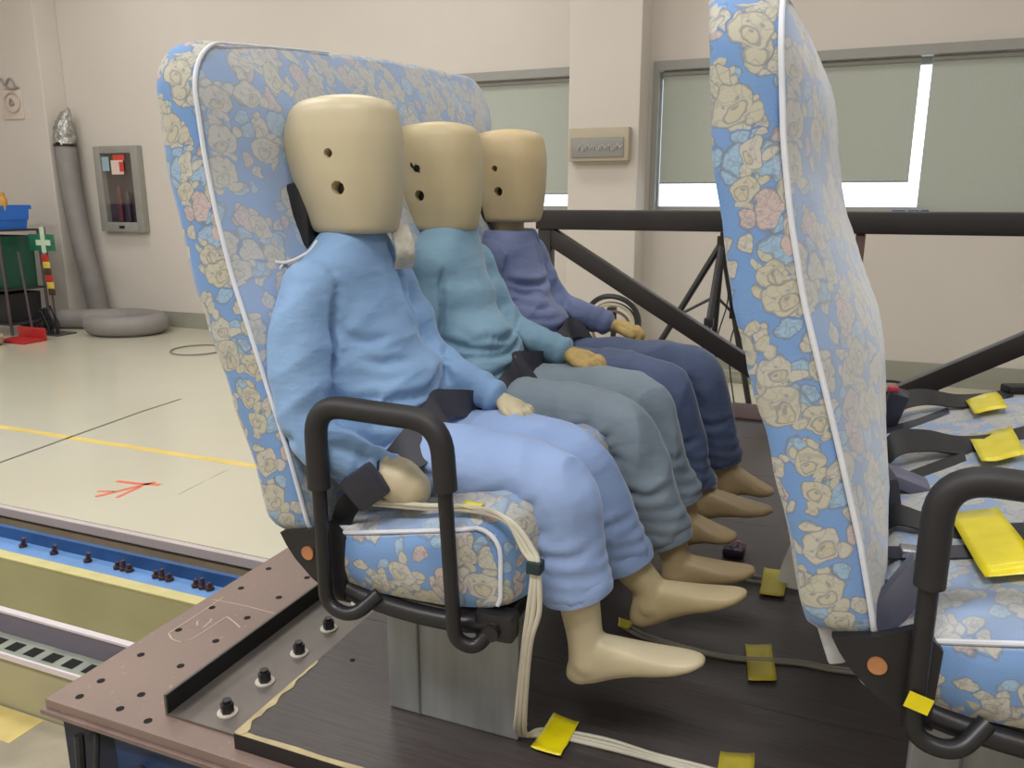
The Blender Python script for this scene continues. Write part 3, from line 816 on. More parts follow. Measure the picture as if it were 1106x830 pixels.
def fist(bm, c, f, s, sc=1.0):
    """palm with four curled fingers and a thumb; f forward, s sideways"""
    f = V(f).normalized(); s = V(s); s = (s-f*s.dot(f)).normalized(); u = s.cross(f)
    if u.z < 0: u = -u
    c = V(c)
    loft(bm, [(c-f*.035*sc, s*.018*sc, u*.014*sc), (c-f*.02*sc, s*.026*sc, u*.017*sc, 2.4), (c+f*.01*sc, s*.032*sc, u*.018*sc, 2.6), (c+f*.028*sc, s*.032*sc, u*.014*sc, 2.4)], 20)
    for k, ln in enumerate((.026, .031, .030, .023)):
        o = c+s*((k-1.5)*.0175*sc)+f*.022*sc
        P = [o, o+f*ln*.6*sc+u*.004, o+f*ln*1.05*sc-u*.008, o+f*ln*1.0*sc-u*.022]
        tube(bm, smooth_path(P, 4), .0086*sc, 10, round_ends=True)
    P = [c-f*.012*sc-s*.026*sc, c+f*.008*sc-s*.040*sc-u*.004, c+f*.030*sc-s*.038*sc-u*.010]
    tube(bm, smooth_path(P, 4), .0095*sc, 10, round_ends=True)
def make_dummy(spec):
    y = spec['y']; root = empty('crash_test_dummy', (-.8, y, .47), spec['label'], 'dummy', 'three seated child crash test dummies')
    mv = spec['skin']; i = spec['i']; tmp = []
    # shirt --------------------------------------------------------
    bm = bmesh.new(); dx = spec.get('dx', 0)
    T = [(-.864, .944+spec.get('collar', 0), .052, .060), (-.868, .918, .062, .086), (-.874, .893, .070, .118), (-.876, .862, .078, .132), (-.873, .81, .088, .130), (-.862, .75, .100, .128), (-.838, .69, .112, .132), (-.812, .63, .118, .142), (-.800, .575, .108, .148), (-.80, .52, .088, .145)]
    loft(bm, [((x+dx, y, z), (a, 0, 0), (0, b, 0), 2.35) for x, z, a, b in T], 32)
    for A in spec['arms']:
        P = smooth_path(A['sleeve'], 5); n = len(P); ra, rb, rc = A['r']
        R = [ra+(rb-ra)*min(1, 2*k/(n-1)) if k/(n-1) < .5 else rb+(rc-rb)*(2*k/(n-1)-1) for k in range(n)]
        tube(bm, P, R, 18, round_ends=True)
    # collar bulge
    me = fuse(bm, .0055, 5)
    J = []
    for A in spec['arms']:
        e = V(A['sleeve'][len(A['sleeve'])//2]); J.append((e, V((.5, 0, .85)), .07, .004, 95))
        J.append((V(A['sleeve'][0])+V((.05, 0, -.06)), V((.75, 0, -.6)), .06, .004, 90))
        wz = V(A['sleeve'][-1]); J.append((wz, (wz-e).normalized(), .05, .004, 190))
    J.append((V((-.72, y, .66)), V((.15, .1, 1)), .12, .008, 62))
    displace(me, fold_fn('shirt', dict(o=V((-.83, y, .55)), s=i*7.3, joints=J)))
    W = lambda x, dy, z: V((x, y+dy, z))
    L = [(1.1, [W(-.865, -.115, .865), W(-.845, -.125, .80), W(-.835, -.128, .74), W(-.845, -.13, .70)]),
         (1.0, [W(-.86, -.14, .665), W(-.79, -.12, .640), W(-.73, -.06, .640), W(-.70, .02, .655), W(-.70, .10, .69)]),
         (.9, [W(-.83, -.13, .615), W(-.75, -.09, .603), W(-.70, -.01, .612), W(-.69, .06, .635)]),
         (.7, [W(-.80, -.11, .72), W(-.76, -.07, .70), W(-.735, -.01, .705)]),
         (.6, [W(-.83, -.12, .77), W(-.79, -.09, .745), W(-.765, -.05, .75)]),
         (1.3, [W(-.81, .02, .935), W(-.785, .055, .88), W(-.765, .075, .81), W(-.745, .085, .75)]),
         (.7, [W(-.905, -.16, .70), W(-.85, -.175, .665), W(-.82, -.165, .64)]), (.7, [W(-.90, -.17, .62), W(-.85, -.19, .60), W(-.80, -.19, .585)]),
         (.8, [W(-.76, .16, .70), W(-.74, .13, .67), W(-.72, .12, .64)]), (.6, [W(-.74, -.19, .59), W(-.73, -.2, .555), W(-.735, -.19, .52)])]
    if i == 2: L.append((1.2, [W(-.86, -.14, .80), W(-.79, -.10, .775), W(-.755, 0, .775), W(-.77, .1, .79)]))
    if i == 1: L = L[:3]+[(1.0, [W(-.85, -.14, .70), W(-.77, -.10, .665), W(-.72, -.03, .655)]), (.8, [W(-.70, .08, .72), W(-.72, .02, .685), W(-.77, -.08, .68)])]+L[6:]
    creases(me, L)
    sh = skin_obj('shirt', me, M_SHIRT[i], root); tmp.append(sh)
    # trousers ------------------------------------------------------
    bm = bmesh.new()
    loft(bm, [((-.885, y, .525), (0, .10, 0), (0, 0, .050), 2.4), ((-.86, y, .522), (0, .145, 0), (0, 0, .066), 2.4), ((-.78, y, .52), (0, .155, 0), (0, 0, .067), 2.4), ((-.70, y, .517), (0, .13, 0), (0, 0, .060), 2.4)], 28)
    J = []
    for Lg in spec['legs']:
        K = V(Lg['knee']); Hh = V((-.80, y+(K.y-y)*.72, spec['hip'])); C = V(Lg['cuff']); rk = Lg.get('rk', .068); rc = Lg.get('rc', .056)
        P = [Hh, Hh.lerp(K, .5)+V((0, 0, .006)), Hh.lerp(K, .85)+V((0, 0, .004)), K+V((.012, 0, -.012)), K.lerp(C, .35)+V((.006, 0, 0)), K.lerp(C, .7), C]
        rr = [.078, .075, .071, rk, .9*rk+.1*rc, .5*rk+.5*rc, rc]
        Q = smooth_path(P, 5); m_ = len(Q); R = []
        for k in range(m_):
            f = k/(m_-1)*(len(rr)-1); a = int(min(f, len(rr)-2)); R.append(rr[a]+(rr[a+1]-rr[a])*(f-a))
        tube(bm, Q, R, 22)
        J.append((K+V((-.05, 0, -.05)), V((.7, 0, .7)), .07, .006, 120)); J.append((C+V((0, 0, .03)), V((0, 0, 1)), .06, .003, 210))
    me = fuse(bm, .0055, 5)
    displace(me, fold_fn('pants', dict(o=V((-.7, y, .5)), s=i*3.1+20, joints=J)))
    L = []
    for Lg in spec['legs']:
        K = V(Lg['knee']); C = V(Lg['cuff'])
        L += [(1.0, [K+V((-.075, -.06, -.055)), K+V((-.035, -.068, -.03)), K+V((.0, -.066, -.01))]), (.8, [K+V((-.06, -.055, -.085)), K+V((-.02, -.06, -.075)), K+V((.02, -.055, -.06))]),
              (.7, [K+V((-.15, -.06, -.045)), K+V((-.10, -.07, -.02)), K+V((-.05, -.068, .01))]), (.6, [K.lerp(C, .45)+V((-.05, -.03, 0)), K.lerp(C, .55)+V((.0, -.055, 0)), K.lerp(C, .5)+V((.05, -.02, 0))]),
              (.6, [V((-.72, K.y-.06, .56)), V((-.66, K.y-.065, .53)), V((-.60, K.y-.07, .52))])]
    creases(me, L, .009, .008, .004)
    pa = skin_obj('trousers', me, M_PANTS[i], root); tmp.append(pa)
    # cuffs
    for Lg in spec['legs']:
        C = V(Lg['cuff']); K = V(Lg['knee']); d = (C-K).normalized(); rc = Lg.get('rc', .056)
        bm = bmesh.new(); tube(bm, [C-d*.035, C-d*.02, C-d*.004, C+d*.008], [rc*.93, rc*1.035, rc*1.05, rc*1.0], 30, up=(0, 1, 0))
        c = finish('cuff', bm, M_PANTS[i], pa)
        for v in c.data.vertices: v.co += V((noise.noise(v.co*30), noise.noise(v.co*30+V((5, 5, 5))), 0))*.004
    # head, neck, bracket --------------------------------------------
    hx, hy, hyaw = spec['head']
    head(root, hx, hy, hyaw, mv, spec['holes'], 1, spec.get('hz', 0))
    bm = bmesh.new(); cyl(bm, (hx+.002, hy, .88), (hx, hy, .955), .043, seg=28); ne = finish('neck', bm, M_DUMMY3 if i == 2 else M_BSTEEL, root)
    bm = bmesh.new(); box(bm, hx-.098, hx-.05, hy-.066, hy+.062, .905, 1.03, .012); finish('skull_bracket', bm, M_BSTEEL, root)
    # feet -------------------------------------------------------------
    for Lg in spec['legs']:
        C = V(Lg['cuff']); A = V(Lg['ankle']); bm = bmesh.new(); 
        tube(bm, smooth_path([C+(C-A).normalized()*.02, C.lerp(A, .5), A, A+V((.004, 0, -.03))], 4), [.040, .039, .038, .036, .035, .034, .033, .033, .033, .034, .034, .035, .036], 18, round_ends=True)
        foot(bm, A, Lg['heel'], Lg['tip'])
        me = fuse(bm, .0045, 5); skin_obj('foot', me, Lg.get('m', mv), root)
    # hands --------------------------------------------------------------
    for A in spec['arms']:
        if A.get('hand') == 'stump':
            bm = bmesh.new(); P = [V(A['sleeve'][-1]).lerp(V(A['tip']), k/5) for k in range(6)]
            tube(bm, P, [.034, .038, .040, .040, .038, .034], 22, round_ends=True)
            me = fuse(bm, .004, 12); h = skin_obj('hand', me, mv, root); h['label'] = 'blunt rounded tan hand without fingers'
        elif A.get('hand'):
            bm = bmesh.new(); e = V(A['sleeve'][-1]); tp = V(A['tip']); fist(bm, e.lerp(tp, .62), tp-e, A.get('side', (0, 1, 0)), A.get('sc', 1.05))
            tube(bm, [e, e.lerp(tp, .5)], .018, 12)
            me = fuse(bm, .0035, 2); skin_obj('hand', me, A.get('m', M_HAND), root)
    # parent offset (parts are in world space)
    for c in [c for c in COL.objects if c.parent == root]: c.matrix_parent_inverse = Matrix.Translation(-V(root.location))
    # belt ---------------------------------------------------------------
    bb = bmesh.new()
    for o in tmp: bb.from_mesh(o.data)
    tree = BVHTree.FromBMesh(bb); bb.free()
    def hug(z0, drop, hw, tw, off=.004):
        L = []; R_ = []
        for k in range(37):
            t = -1+2*k/36; a = t*1.12
            for sg, lst in ((-1, L), (1, R_)):
                z = z0-drop*abs(t)**1.6+sg*hw+tw*t
                o = V((-.80, y, z)); d = V((cos(a), sin(a), 0))
                hit = tree.ray_cast(o+d*.40, -d)
                p = hit[0]+d*off if hit[0] else o+d*.15
                if (p-o).length > .24: p = o+d*.16
                lst.append(p)
        for lst in (L, R_):
            for _ in range(4):
                for k in range(1, len(lst)-1): lst[k] = lst[k]*.5+(lst[k-1]+lst[k+1])*.25
            for k in range(len(lst)):
                d = (lst[k]-V((-.8, y, lst[k].z))).normalized(); lst[k] += d*.003
        bm = bmesh.new(); strip(bm, L, R_, .0028); return bm, L, R_
    bm, L, R_ = hug(*spec['belt'])
    bl = empty('lap_belt', (-.8, y-.2, .5), spec['beltlabel'], 'seat belt', 'lap belts over the dummies')
    adopt(bl, finish('webbing', bm, M_BELT, None, True, 60))
    return root, bl
D1 = dict(i=0, hip=.518, y=1.31, label='nearest child crash test dummy in light blue shirt and pale blue trousers', skin=M_DUMMY,
    head=(-.868, 1.31, radians(-2)), holes=(.022, .034), belt=(.618, .070, .028, .010, .008), beltlabel='dark lap belt over the nearest dummy in light blue, buckle by the armrest',
    arms=[dict(sleeve=[(-.876, 1.188, .842), (-.878, 1.148, .77), (-.866, 1.128, .66), (-.835, 1.120, .588), (-.765, 1.123, .556), (-.700, 1.130, .538)], r=(.052, .048, .037), hand='stump', tip=(-.650, 1.132, .514)),
          dict(sleeve=[(-.855, 1.42, .845), (-.82, 1.445, .75), (-.775, 1.455, .665), (-.715, 1.445, .637), (-.635, 1.43, .615)], r=(.050, .046, .034), hand='fist', tip=(-.56, 1.425, .587), m=M_DUMMY, sc=.9)],
    legs=[dict(knee=(-.438, 1.24, .514), cuff=(-.382, 1.237, .325), rc=.062, rk=.068, ankle=(-.365, 1.24, .225), heel=.152, tip=(-.150, 1.245, .240), m=M_DUMMY),
          dict(knee=(-.450, 1.415, .500), cuff=(-.345, 1.44, .30), rc=.056, rk=.066, ankle=(-.300, 1.45, .245), heel=.168, tip=(-.105, 1.455, .272), m=M_DUMMY2)])
D2 = dict(i=1, hip=.512, y=1.72, label='middle child crash test dummy in teal blue shirt and faded denim trousers', skin=M_DUMMY2,
    head=(-.892, 1.72, radians(2)), hz=-.012, holes=(-.010, -.008), belt=(.612, .060, .034, .020, .008), beltlabel='dark lap belt over the middle dummy in teal blue',
    arms=[dict(sleeve=[(-.875, 1.60, .845), (-.88, 1.575, .75), (-.88, 1.56, .64), (-.84, 1.56, .575), (-.76, 1.57, .555)], r=(.050, .047, .036), hand='fist', tip=(-.69, 1.575, .545)),
          dict(sleeve=[(-.85, 1.83, .845), (-.82, 1.86, .75), (-.775, 1.875, .675), (-.715, 1.87, .650), (-.635, 1.86, .628)], r=(.050, .046, .034), hand='fist', tip=(-.545, 1.85, .612), sc=1.15)],
    legs=[dict(knee=(-.425, 1.655, .518), cuff=(-.300, 1.66, .265), rc=.052, rk=.066, ankle=(-.285, 1.66, .215), heel=.140, tip=(-.108, 1.665, .222), m=M_DUMMY3),
          dict(knee=(-.425, 1.83, .530), cuff=(-.312, 1.84, .290), rc=.052, rk=.066, ankle=(-.300, 1.84, .24), heel=.178, tip=(-.170, 1.845, .216), m=M_DUMMY3)])
D3 = dict(i=2, hip=.528, y=2.10, label='farthest child crash test dummy in slate blue shirt and dark denim trousers', skin=M_DUMMY4,
    head=(-.872, 2.10, radians(-4)), collar=-.03, holes=(.004, .012), belt=(.650, .07, .028, .020, .010), beltlabel='dark lap belt over the farthest dummy in slate blue',
    arms=[dict(sleeve=[(-.875, 1.985, .845), (-.88, 1.96, .75), (-.88, 1.945, .64), (-.84, 1.945, .575), (-.76, 1.95, .555)], r=(.050, .047, .036), hand='fist', tip=(-.69, 1.955, .545)),
          dict(sleeve=[(-.85, 2.21, .845), (-.82, 2.245, .76), (-.775, 2.265, .690), (-.715, 2.268, .663), (-.635, 2.27, .642)], r=(.050, .045, .034), hand='fist', tip=(-.545, 2.28, .622), sc=1.1)],
    legs=[dict(knee=(-.415, 2.02, .530), cuff=(-.305, 2.02, .265), rc=.054, rk=.068, ankle=(-.292, 2.02, .24), heel=.178, tip=(-.103, 2.02, .228), m=M_DUMMY3),
          dict(knee=(-.355, 2.195, .535), cuff=(-.258, 2.20, .28), rc=.050, rk=.066, ankle=(-.240, 2.20, .24), heel=.190, tip=(-.116, 2.20, .212), m=M_DUMMY3)])
belts = []
for D in (D1, D2, D3): belts.append(make_dummy(D)[1])
# buckle and anchor strap at the nearest dummy's hip
bm = bmesh.new(); R = Matrix.Rotation(radians(-38), 3, 'Y') @ Matrix.Rotation(radians(10), 3, 'X')
box(bm, -.748, -.678, 1.072, 1.098, .493, .557, .008, R); adopt(belts[0], finish('buckle', bm, M_BUCKLE))
bm = bmesh.new(); ribbon(bm, [(-.80, 1.125, .40), (-.775, 1.11, .46), (-.74, 1.10, .50)], .04, (.8, .1, -.5)); adopt(belts[0], finish('anchor_strap', bm, M_BELTB))
# d2 wires in the ear hole
bm = bmesh.new()
for k in range(5):
    a = V((-.905, 1.637, 1.082))+V((random.uniform(-.012, .012), 0, random.uniform(-.012, .012)))
    tube(bm, smooth_path([a, a+V((.004, -.010, -.006)), a+V((.010, -.006, -.014)), a+V((.014, .0, -.020))], 3), .0022, 6, round_ends=True)
wr = finish('plug_wires', bm, M_HOLE); d2 = [o for o in COL.objects if o.name.startswith('crash_test_dummy')][1]; adopt(d2, wr)
# instrumentation leads at the nearest dummy's neck
ld = empty('sensor_lead', (-.97, 1.2, .9), 'white sensor lead looping behind the nearest dummy neck against the seat back', 'cable')
bm = bmesh.new(); tube(bm, smooth_path([(-.99, 1.20, .90), (-.985, 1.17, .915), (-.965, 1.165, .905), (-.93, 1.18, .888), (-.90, 1.215, .905), (-.893, 1.235, .925)], 6), .003, 8)
tube(bm, smooth_path([(-.985, 1.19, .90), (-.98, 1.17, .87), (-.95, 1.165, .855), (-.93, 1.18, .885)], 6), .0026, 8); adopt(ld, finish('lead', bm, mat('white_lead', (222, 220, 214), .4)))
bm = bmesh.new(); ribbon(bm, [(-.79, 1.355, .952), (-.775, 1.345, .925), (-.77, 1.345, .895), (-.785, 1.36, .868)], .045, (.35, .9, 0), .003)
fl_ = finish('cloth_tag', bm, mat('grey_white_tag', (190, 186, 172), .7, var=.15, vs=60, bs=.4, bscale=90)); tag(fl_, 'pale cloth tag hanging between the nearest and the middle dummy heads', 'tag')

# ================================================================ BELTS ON THE EMPTY SEAT
CZ = .500
_dg = bpy.context.evaluated_depsgraph_get()
_cb = bmesh.new(); _cb.from_mesh([c for c in COL.objects if c.parent == seat1 and c.name.startswith('seat_cushion')][0].data); CT = BVHTree.FromBMesh(_cb); _cb.free()
def surf2(x, y):
    h = CT.ray_cast(V((x-.93, y, 1)), V((0, 0, -1)))[0]
    return h.z if h else .49
def on2(p, base=.514, lo=.003):
    return (p[0], p[1], surf2(max(p[0], .12), p[1])+max(lo, p[2]-base))
def belt2(label, straps, buckles):
    r = empty('seat_belt', straps[0][0][0], label, 'seat belt', 'unfastened belts on the empty seat')
    for pts, wd, wdir, m in straps:
        bm = bmesh.new(); ribbon(bm, [on2(p) for p in pts], wd, wdir, .003); adopt(r, finish('strap', bm, m, None, True, 60))
    for c, dim, rot, m, extra in buckles:
        c = on2(c, .510, dim[2]*.5)
        bm = bmesh.new(); R = Matrix.Rotation(rot[0], 3, 'X') @ Matrix.Rotation(rot[1], 3, 'Y') @ Matrix.Rotation(rot[2], 3, 'Z')
        box(bm, c[0]-dim[0]/2, c[0]+dim[0]/2, c[1]-dim[1]/2, c[1]+dim[1]/2, c[2]-dim[2]/2, c[2]+dim[2]/2, min(dim)*.25, R)
        b = finish('buckle', bm, m); adopt(r, b)
        if extra:
            bm = bmesh.new(); q = V(c)+R@V((-dim[0]*.42, 0, dim[2]*.5)); box(bm, q.x-.012, q.x+.012, q.y-.014, q.y+.014, q.z-.005, q.z+.006, .003, None)
            u = finish('release_button', bm, M_RED, b)
    return r
belt2('far belt on the empty seat, red-buttoned buckle and black strap with tongue',
      [([(.12, 2.15, .514), (.16, 2.19, .559), (.22, 2.21, .559), (.30, 2.22, .534), (.36, 2.235, .522), (.42, 2.28, .526)], .06, lambda t: (-.15, 1, .9*(1-t)), M_BELTB),
       ([(.13, 2.10, .512), (.20, 2.12, .518), (.28, 2.19, .517)], .045, (0, 1, .1), M_BELT)],
      [((.150, 2.13, .539), (.045, .05, .10), (.2, .25, 0), M_BUCKLE, True), ((.445, 2.30, .532), (.075, .045, .022), (0, 0, .4), M_BELTB, False)])
belt2('middle belt on the empty seat, twisted black strap and grey buckle',
      [([(.105, 1.76, .514), (.135, 1.80, .569), (.20, 1.83, .559), (.27, 1.845, .527), (.34, 1.86, .520), (.44, 1.94, .520)], .065, lambda t: (-.2, 1, .9*(1-t)), M_BELTB),
       ([(.10, 1.68, .514), (.18, 1.74, .517), (.27, 1.80, .517)], .05, (0, 1, .12), M_BELTB)],
      [((.145, 1.655, .536), (.10, .055, .026), (.1, .35, .1), M_BUCKG, False), ((.108, 1.56, .509), (.05, .06, .08), (.2, -.2, .3), M_BELT, False)])
belt2('near belt on the empty seat, grey-black strap under the largest yellow tape',
      [([(.095, 1.47, .514), (.125, 1.46, .544), (.19, 1.425, .526), (.26, 1.385, .520), (.36, 1.36, .520)], .055, lambda t: (-.15, 1, .5*(1-t)), M_BELTB),
       ([(.09, 1.36, .509), (.15, 1.34, .521), (.22, 1.325, .519), (.30, 1.31, .517)], .040, (0, 1, .1), M_BUCKLE),
       ([(.085, 1.27, .484), (.115, 1.25, .494), (.14, 1.22, .489)], .05, (.1, .8, -.5), M_BUCKG)],
      [((.155, 1.315, .526), (.06, .032, .012), (0, 0, .1), M_CHROME, False), ((.325, 1.345, .530), (.06, .05, .022), (0, 0, 0), M_BUCKLE, False)])
# near anchor plate between back and cushion
bm = bmesh.new(); R = Matrix.Rotation(radians(28), 3, 'Y'); box(bm, .095, .14, 1.135, 1.165, .40, .52, .006, R)
tag(finish('belt_anchor', bm, M_BUCKG), 'grey belt anchor plate between back and cushion of the empty seat', 'anchor')

# ================================================================ TAPES
def tape(label, pts, z, m=M_TAPED, curl=None, bm=None):
    # pts: quad corners (x,y) -> small grid with curled corners
    bm = bmesh.new(); a, b, c, d = [V((*p, 0)) for p in pts]; N = 7; G = []
    for i in range(N):
        row = []
        for j in range(N):
            u, v = i/(N-1), j/(N-1); p = a.lerp(b, u).lerp(d.lerp(c, u), v)
            zz = z+.0016*abs(noise.noise(p*40))+.002*(abs(u-.5)*2)**6*(abs(v-.5)*2)**6
            if curl: zz = curl(p)+(zz-z)
            row.append(bm.verts.new((p.x+.0015*noise.noise(p*55), p.y, zz)))
        G.append(row)
    for i in range(N-1):
        for j in range(N-1): bm.faces.new((G[i][j], G[i+1][j], G[i+1][j+1], G[i][j+1]))
    me = bpy.data.meshes.new('yellow_tape'); bmesh.ops.recalc_face_normals(bm, faces=bm.faces); bm.to_mesh(me); bm.free(); me.shade_smooth()
    o = new_obj('yellow_tape', me, m); s = o.modifiers.new('s', 'SOLIDIFY'); s.thickness = .0005
    return tag(o, label, 'tape', 'pieces of yellow tape')
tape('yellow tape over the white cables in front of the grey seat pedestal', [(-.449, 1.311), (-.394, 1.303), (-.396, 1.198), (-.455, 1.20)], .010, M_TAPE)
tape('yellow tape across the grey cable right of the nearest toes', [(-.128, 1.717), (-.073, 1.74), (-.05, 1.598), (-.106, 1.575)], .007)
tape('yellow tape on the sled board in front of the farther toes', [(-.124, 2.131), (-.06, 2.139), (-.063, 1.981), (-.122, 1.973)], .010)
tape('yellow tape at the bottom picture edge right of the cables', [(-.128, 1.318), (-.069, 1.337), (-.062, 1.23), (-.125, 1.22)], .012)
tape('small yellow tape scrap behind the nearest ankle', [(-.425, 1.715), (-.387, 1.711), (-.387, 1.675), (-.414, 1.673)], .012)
tape('yellow tape on the far belt of the empty seat', [(.318, 2.30), (.39, 2.30), (.383, 2.07), (.318, 2.07)], .537, M_TAPE, lambda p: surf2(p.x, p.y)+.016)
tape('yellow tape on the empty seat just above the armrest', [(.285, 1.90), (.365, 1.91), (.357, 1.71), (.285, 1.71)], .534, M_TAPE, lambda p: surf2(p.x, p.y)+.016)
tape('largest yellow tape piece, on the near belt inside the right armrest', [(.205, 1.46), (.275, 1.46), (.297, 1.205), (.225, 1.205)], .533, M_TAPE, lambda p: surf2(p.x, p.y)+.016)
def vtape(label, x, y, z, w_, h, ry):
    bm = bmesh.new(); box(bm, x-w_/2, x+w_/2, y-.0006, y, z-h/2, z+h/2, 0, Matrix.Rotation(ry, 3, 'Y'))
    tag(finish('yellow_tape', bm, M_TAPE, None, False), label, 'tape', 'pieces of yellow tape')
vtape('small yellow tape scrap on the black bracket of the empty seat', .142, 1.045, .362, .030, .024, .25)
tape('tiny yellow tape on the cable at the front cushion edge of the dummies seat', [(-.545, 1.13), (-.512, 1.13), (-.512, 1.10), (-.545, 1.10)], .508, M_TAPE)

# ================================================================ CABLES
def cable(name, label, paths, r, m, group=None, clip=None):
    c = empty(name, paths[0][0], label, 'cable', group)
    for P in paths:
        bm = bmesh.new(); tube(bm, smooth_path(P, 7), r, 8); adopt(c, finish('strand', bm, m))
    if clip:
        bm = bmesh.new(); box(bm, clip[0]-.012, clip[0]+.012, clip[1]-.010, clip[1]+.014, clip[2]-.010, clip[2]+.010, .003); adopt(c, finish('clip', bm, mat('dark_green_clip', (22, 46, 48), .5)))
    return c
bp = []
for k, (ox, oz) in enumerate(((0, 0), (.010, .003), (-.008, .006))):
    bp.append([(-.72+ox, 1.11, .484+oz), (-.62, 1.108+ox*.3, .492+oz), (-.52, 1.105, .503+oz), (-.455+ox*.5, 1.09, .500+oz), (-.418+ox, 1.085, .46), (-.404+ox*.5, 1.08, .435), (-.408+ox, 1.085, .36), (-.425+ox*.6, 1.10, .28+oz), (-.455+ox*.8, 1.15, .12), (-.474+ox, 1.20, .035), (-.460, 1.245+ox, .007+oz*.3), (-.42, 1.262+ox, .0055), (-.33, 1.268+ox*1.2, .006), (-.24, 1.266+ox*.8, .0055), (-.151, 1.264+ox, .006), (-.02, 1.26+ox, .006)])
cable('sensor_cable', 'bundle of off-white cables running over the cushion edge and down to the board', bp, .0045, M_CABLE, clip=(-.404, 1.08, .437))
cable('sensor_cable', 'grey cable on the board behind the nearest foot leading under the empty seat', [[(-.42, 1.70, .005), (-.36, 1.665, .005), (-.296, 1.654, .005), (-.21, 1.648, .005), (-.131, 1.653, .005), (-.016, 1.684, .005), (.069, 1.688, .005), (.25, 1.72, .005)], [(-.42, 1.71, .005), (-.36, 1.68, .005), (-.29, 1.664, .005), (-.2, 1.655, .005), (-.13, 1.662, .005), (-.016, 1.694, .005), (.069, 1.70, .005), (.25, 1.735, .005)]], .0045, M_CABLEG)
cable('sensor_cable', 'short grey cable ends by the middle dummy toes leading to yellow tape', [[(-.27, 2.13, .006), (-.22, 2.10, .012), (-.18, 2.085, .006), (-.12, 2.08, .006)], [(-.25, 2.10, .006), (-.2, 2.06, .012), (-.17, 2.05, .006), (-.12, 2.05, .006)]], .004, M_CABLEG)
bm = bmesh.new(); box(bm, -.245, -.185, 2.18, 2.25, .001, .028, .008)
pk = finish('cable_connector', bm, mat('dark_violet_plastic', (54, 38, 66), .4)); tag(pk, 'dark violet connector with pink loops between the middle dummy feet', 'connector')
for q in ((-.205, 2.20), (-.225, 2.22)):
    bm = bmesh.new(); tube(bm, smooth_path([(q[0]-.02, q[1], .03), (q[0]-.005, q[1]-.01, .05), (q[0]+.015, q[1]-.008, .045), (q[0]+.02, q[1], .028)], 5), .003, 8); finish('wire_loop', bm, mat('pink_wire', (206, 160, 178), .5), pk)
# folded white paper by the empty seat
bm = bmesh.new(); strip(bm, [(-.085, 2.06, .001), (-.078, 2.08, .05), (-.06, 2.10, .11)], [(-.03, 2.055, .001), (-.028, 2.08, .05), (-.04, 2.10, .11)], .001)
tag(finish('paper_slip', bm, mat('white_paper', (212, 212, 206), .7), None, False), 'white folded paper slip behind the empty seat back', 'paper')
bm = bmesh.new(); R = Matrix.Rotation(radians(-20), 3, 'Y'); box(bm, .02, .045, 1.125, 1.14, .345, .415, .005, R)
tag(finish('webbing_tail', bm, mat('pale_grey_webbing', (190, 192, 196), .6)), 'pale grey webbing tail under the back of the empty seat', 'strap')

# ================================================================ FLOOR MARKS (tape and paint on the lab floor)
def mark(name, label, polys, m, group=None):
    bm = bmesh.new()
    for P, wd in polys:
        P = [V((*p, FZ+.0008)) for p in P]; L = []; R_ = []
        for i, p in enumerate(P):
            t = P[min(i+1, len(P)-1)]-P[max(i-1, 0)]; s = V((-t.y, t.x, 0)).normalized()*wd/2; L.append(p-s); R_.append(p+s)
        strip(bm, L, R_, .0006)
    return tag(finish(name, bm, m, None, False), label, 'floor marking', group)
mark('floor_line', 'faded yellow line across the pale lab floor', [([(-7.2, 3.50), (-5.17, 3.475), (-3.05, 3.47), (-1.6, 3.46)], .055)], mat('faded_yellow_line', (224, 198, 110), .4, var=.12, vs=4))
mark('floor_joint_line', 'thin dark line running away across the pale lab floor', [([(-4.3, 2.5), (-4.443, 2.958), (-4.516, 3.512), (-4.59, 4.123), (-4.612, 4.533)], .022)], mat('dark_line', (96, 98, 84), .5))
mark('floor_joint_line', 'faint broken pencil line right of the red mark on the floor', [([(-3.093, 2.962), (-3.11, 3.16)], .006), ([(-3.115, 3.22), (-3.126, 3.357)], .006)], mat('faint_line', (168, 160, 136), .5))
mark('floor_arrow', 'red tape arrow mark on the pale lab floor', [([(-3.461, 2.768), (-3.40, 2.92), (-3.347, 3.053)], .030), ([(-3.35, 2.80), (-3.365, 2.97)], .022), ([(-3.554, 2.984), (-3.43, 2.995), (-3.29, 3.03)], .030), ([(-3.52, 2.83), (-3.47, 2.85), (-3.43, 2.86)], .018)], mat('red_tape', (214, 112, 88), .5, var=.1, vs=9))
mark('floor_stripe', 'yellow painted stripe on the near floor beside the slotted beam', [([(-7, 1.33), (-2.06, 1.33)], .11), ([(-2.27, .6), (-2.27, 1.27)], .33)], mat('yellow_floor_paint', (196, 178, 112), .6, var=.15, vs=7))
wl_ = empty('wire_loop', (-5.97, 6.15, FZ), 'thin wire ring lying on the pale lab floor near the wall', 'wire')
bm = bmesh.new(); tube(bm, [V((-5.97+.27*cos(a)-.02*sin(a), 6.15+.27*sin(a), FZ+.008)) for a in [2*pi*k/36 for k in range(36)]], .007, 6, closed=True); adopt(wl_, finish('wire', bm, M_CABLEG))

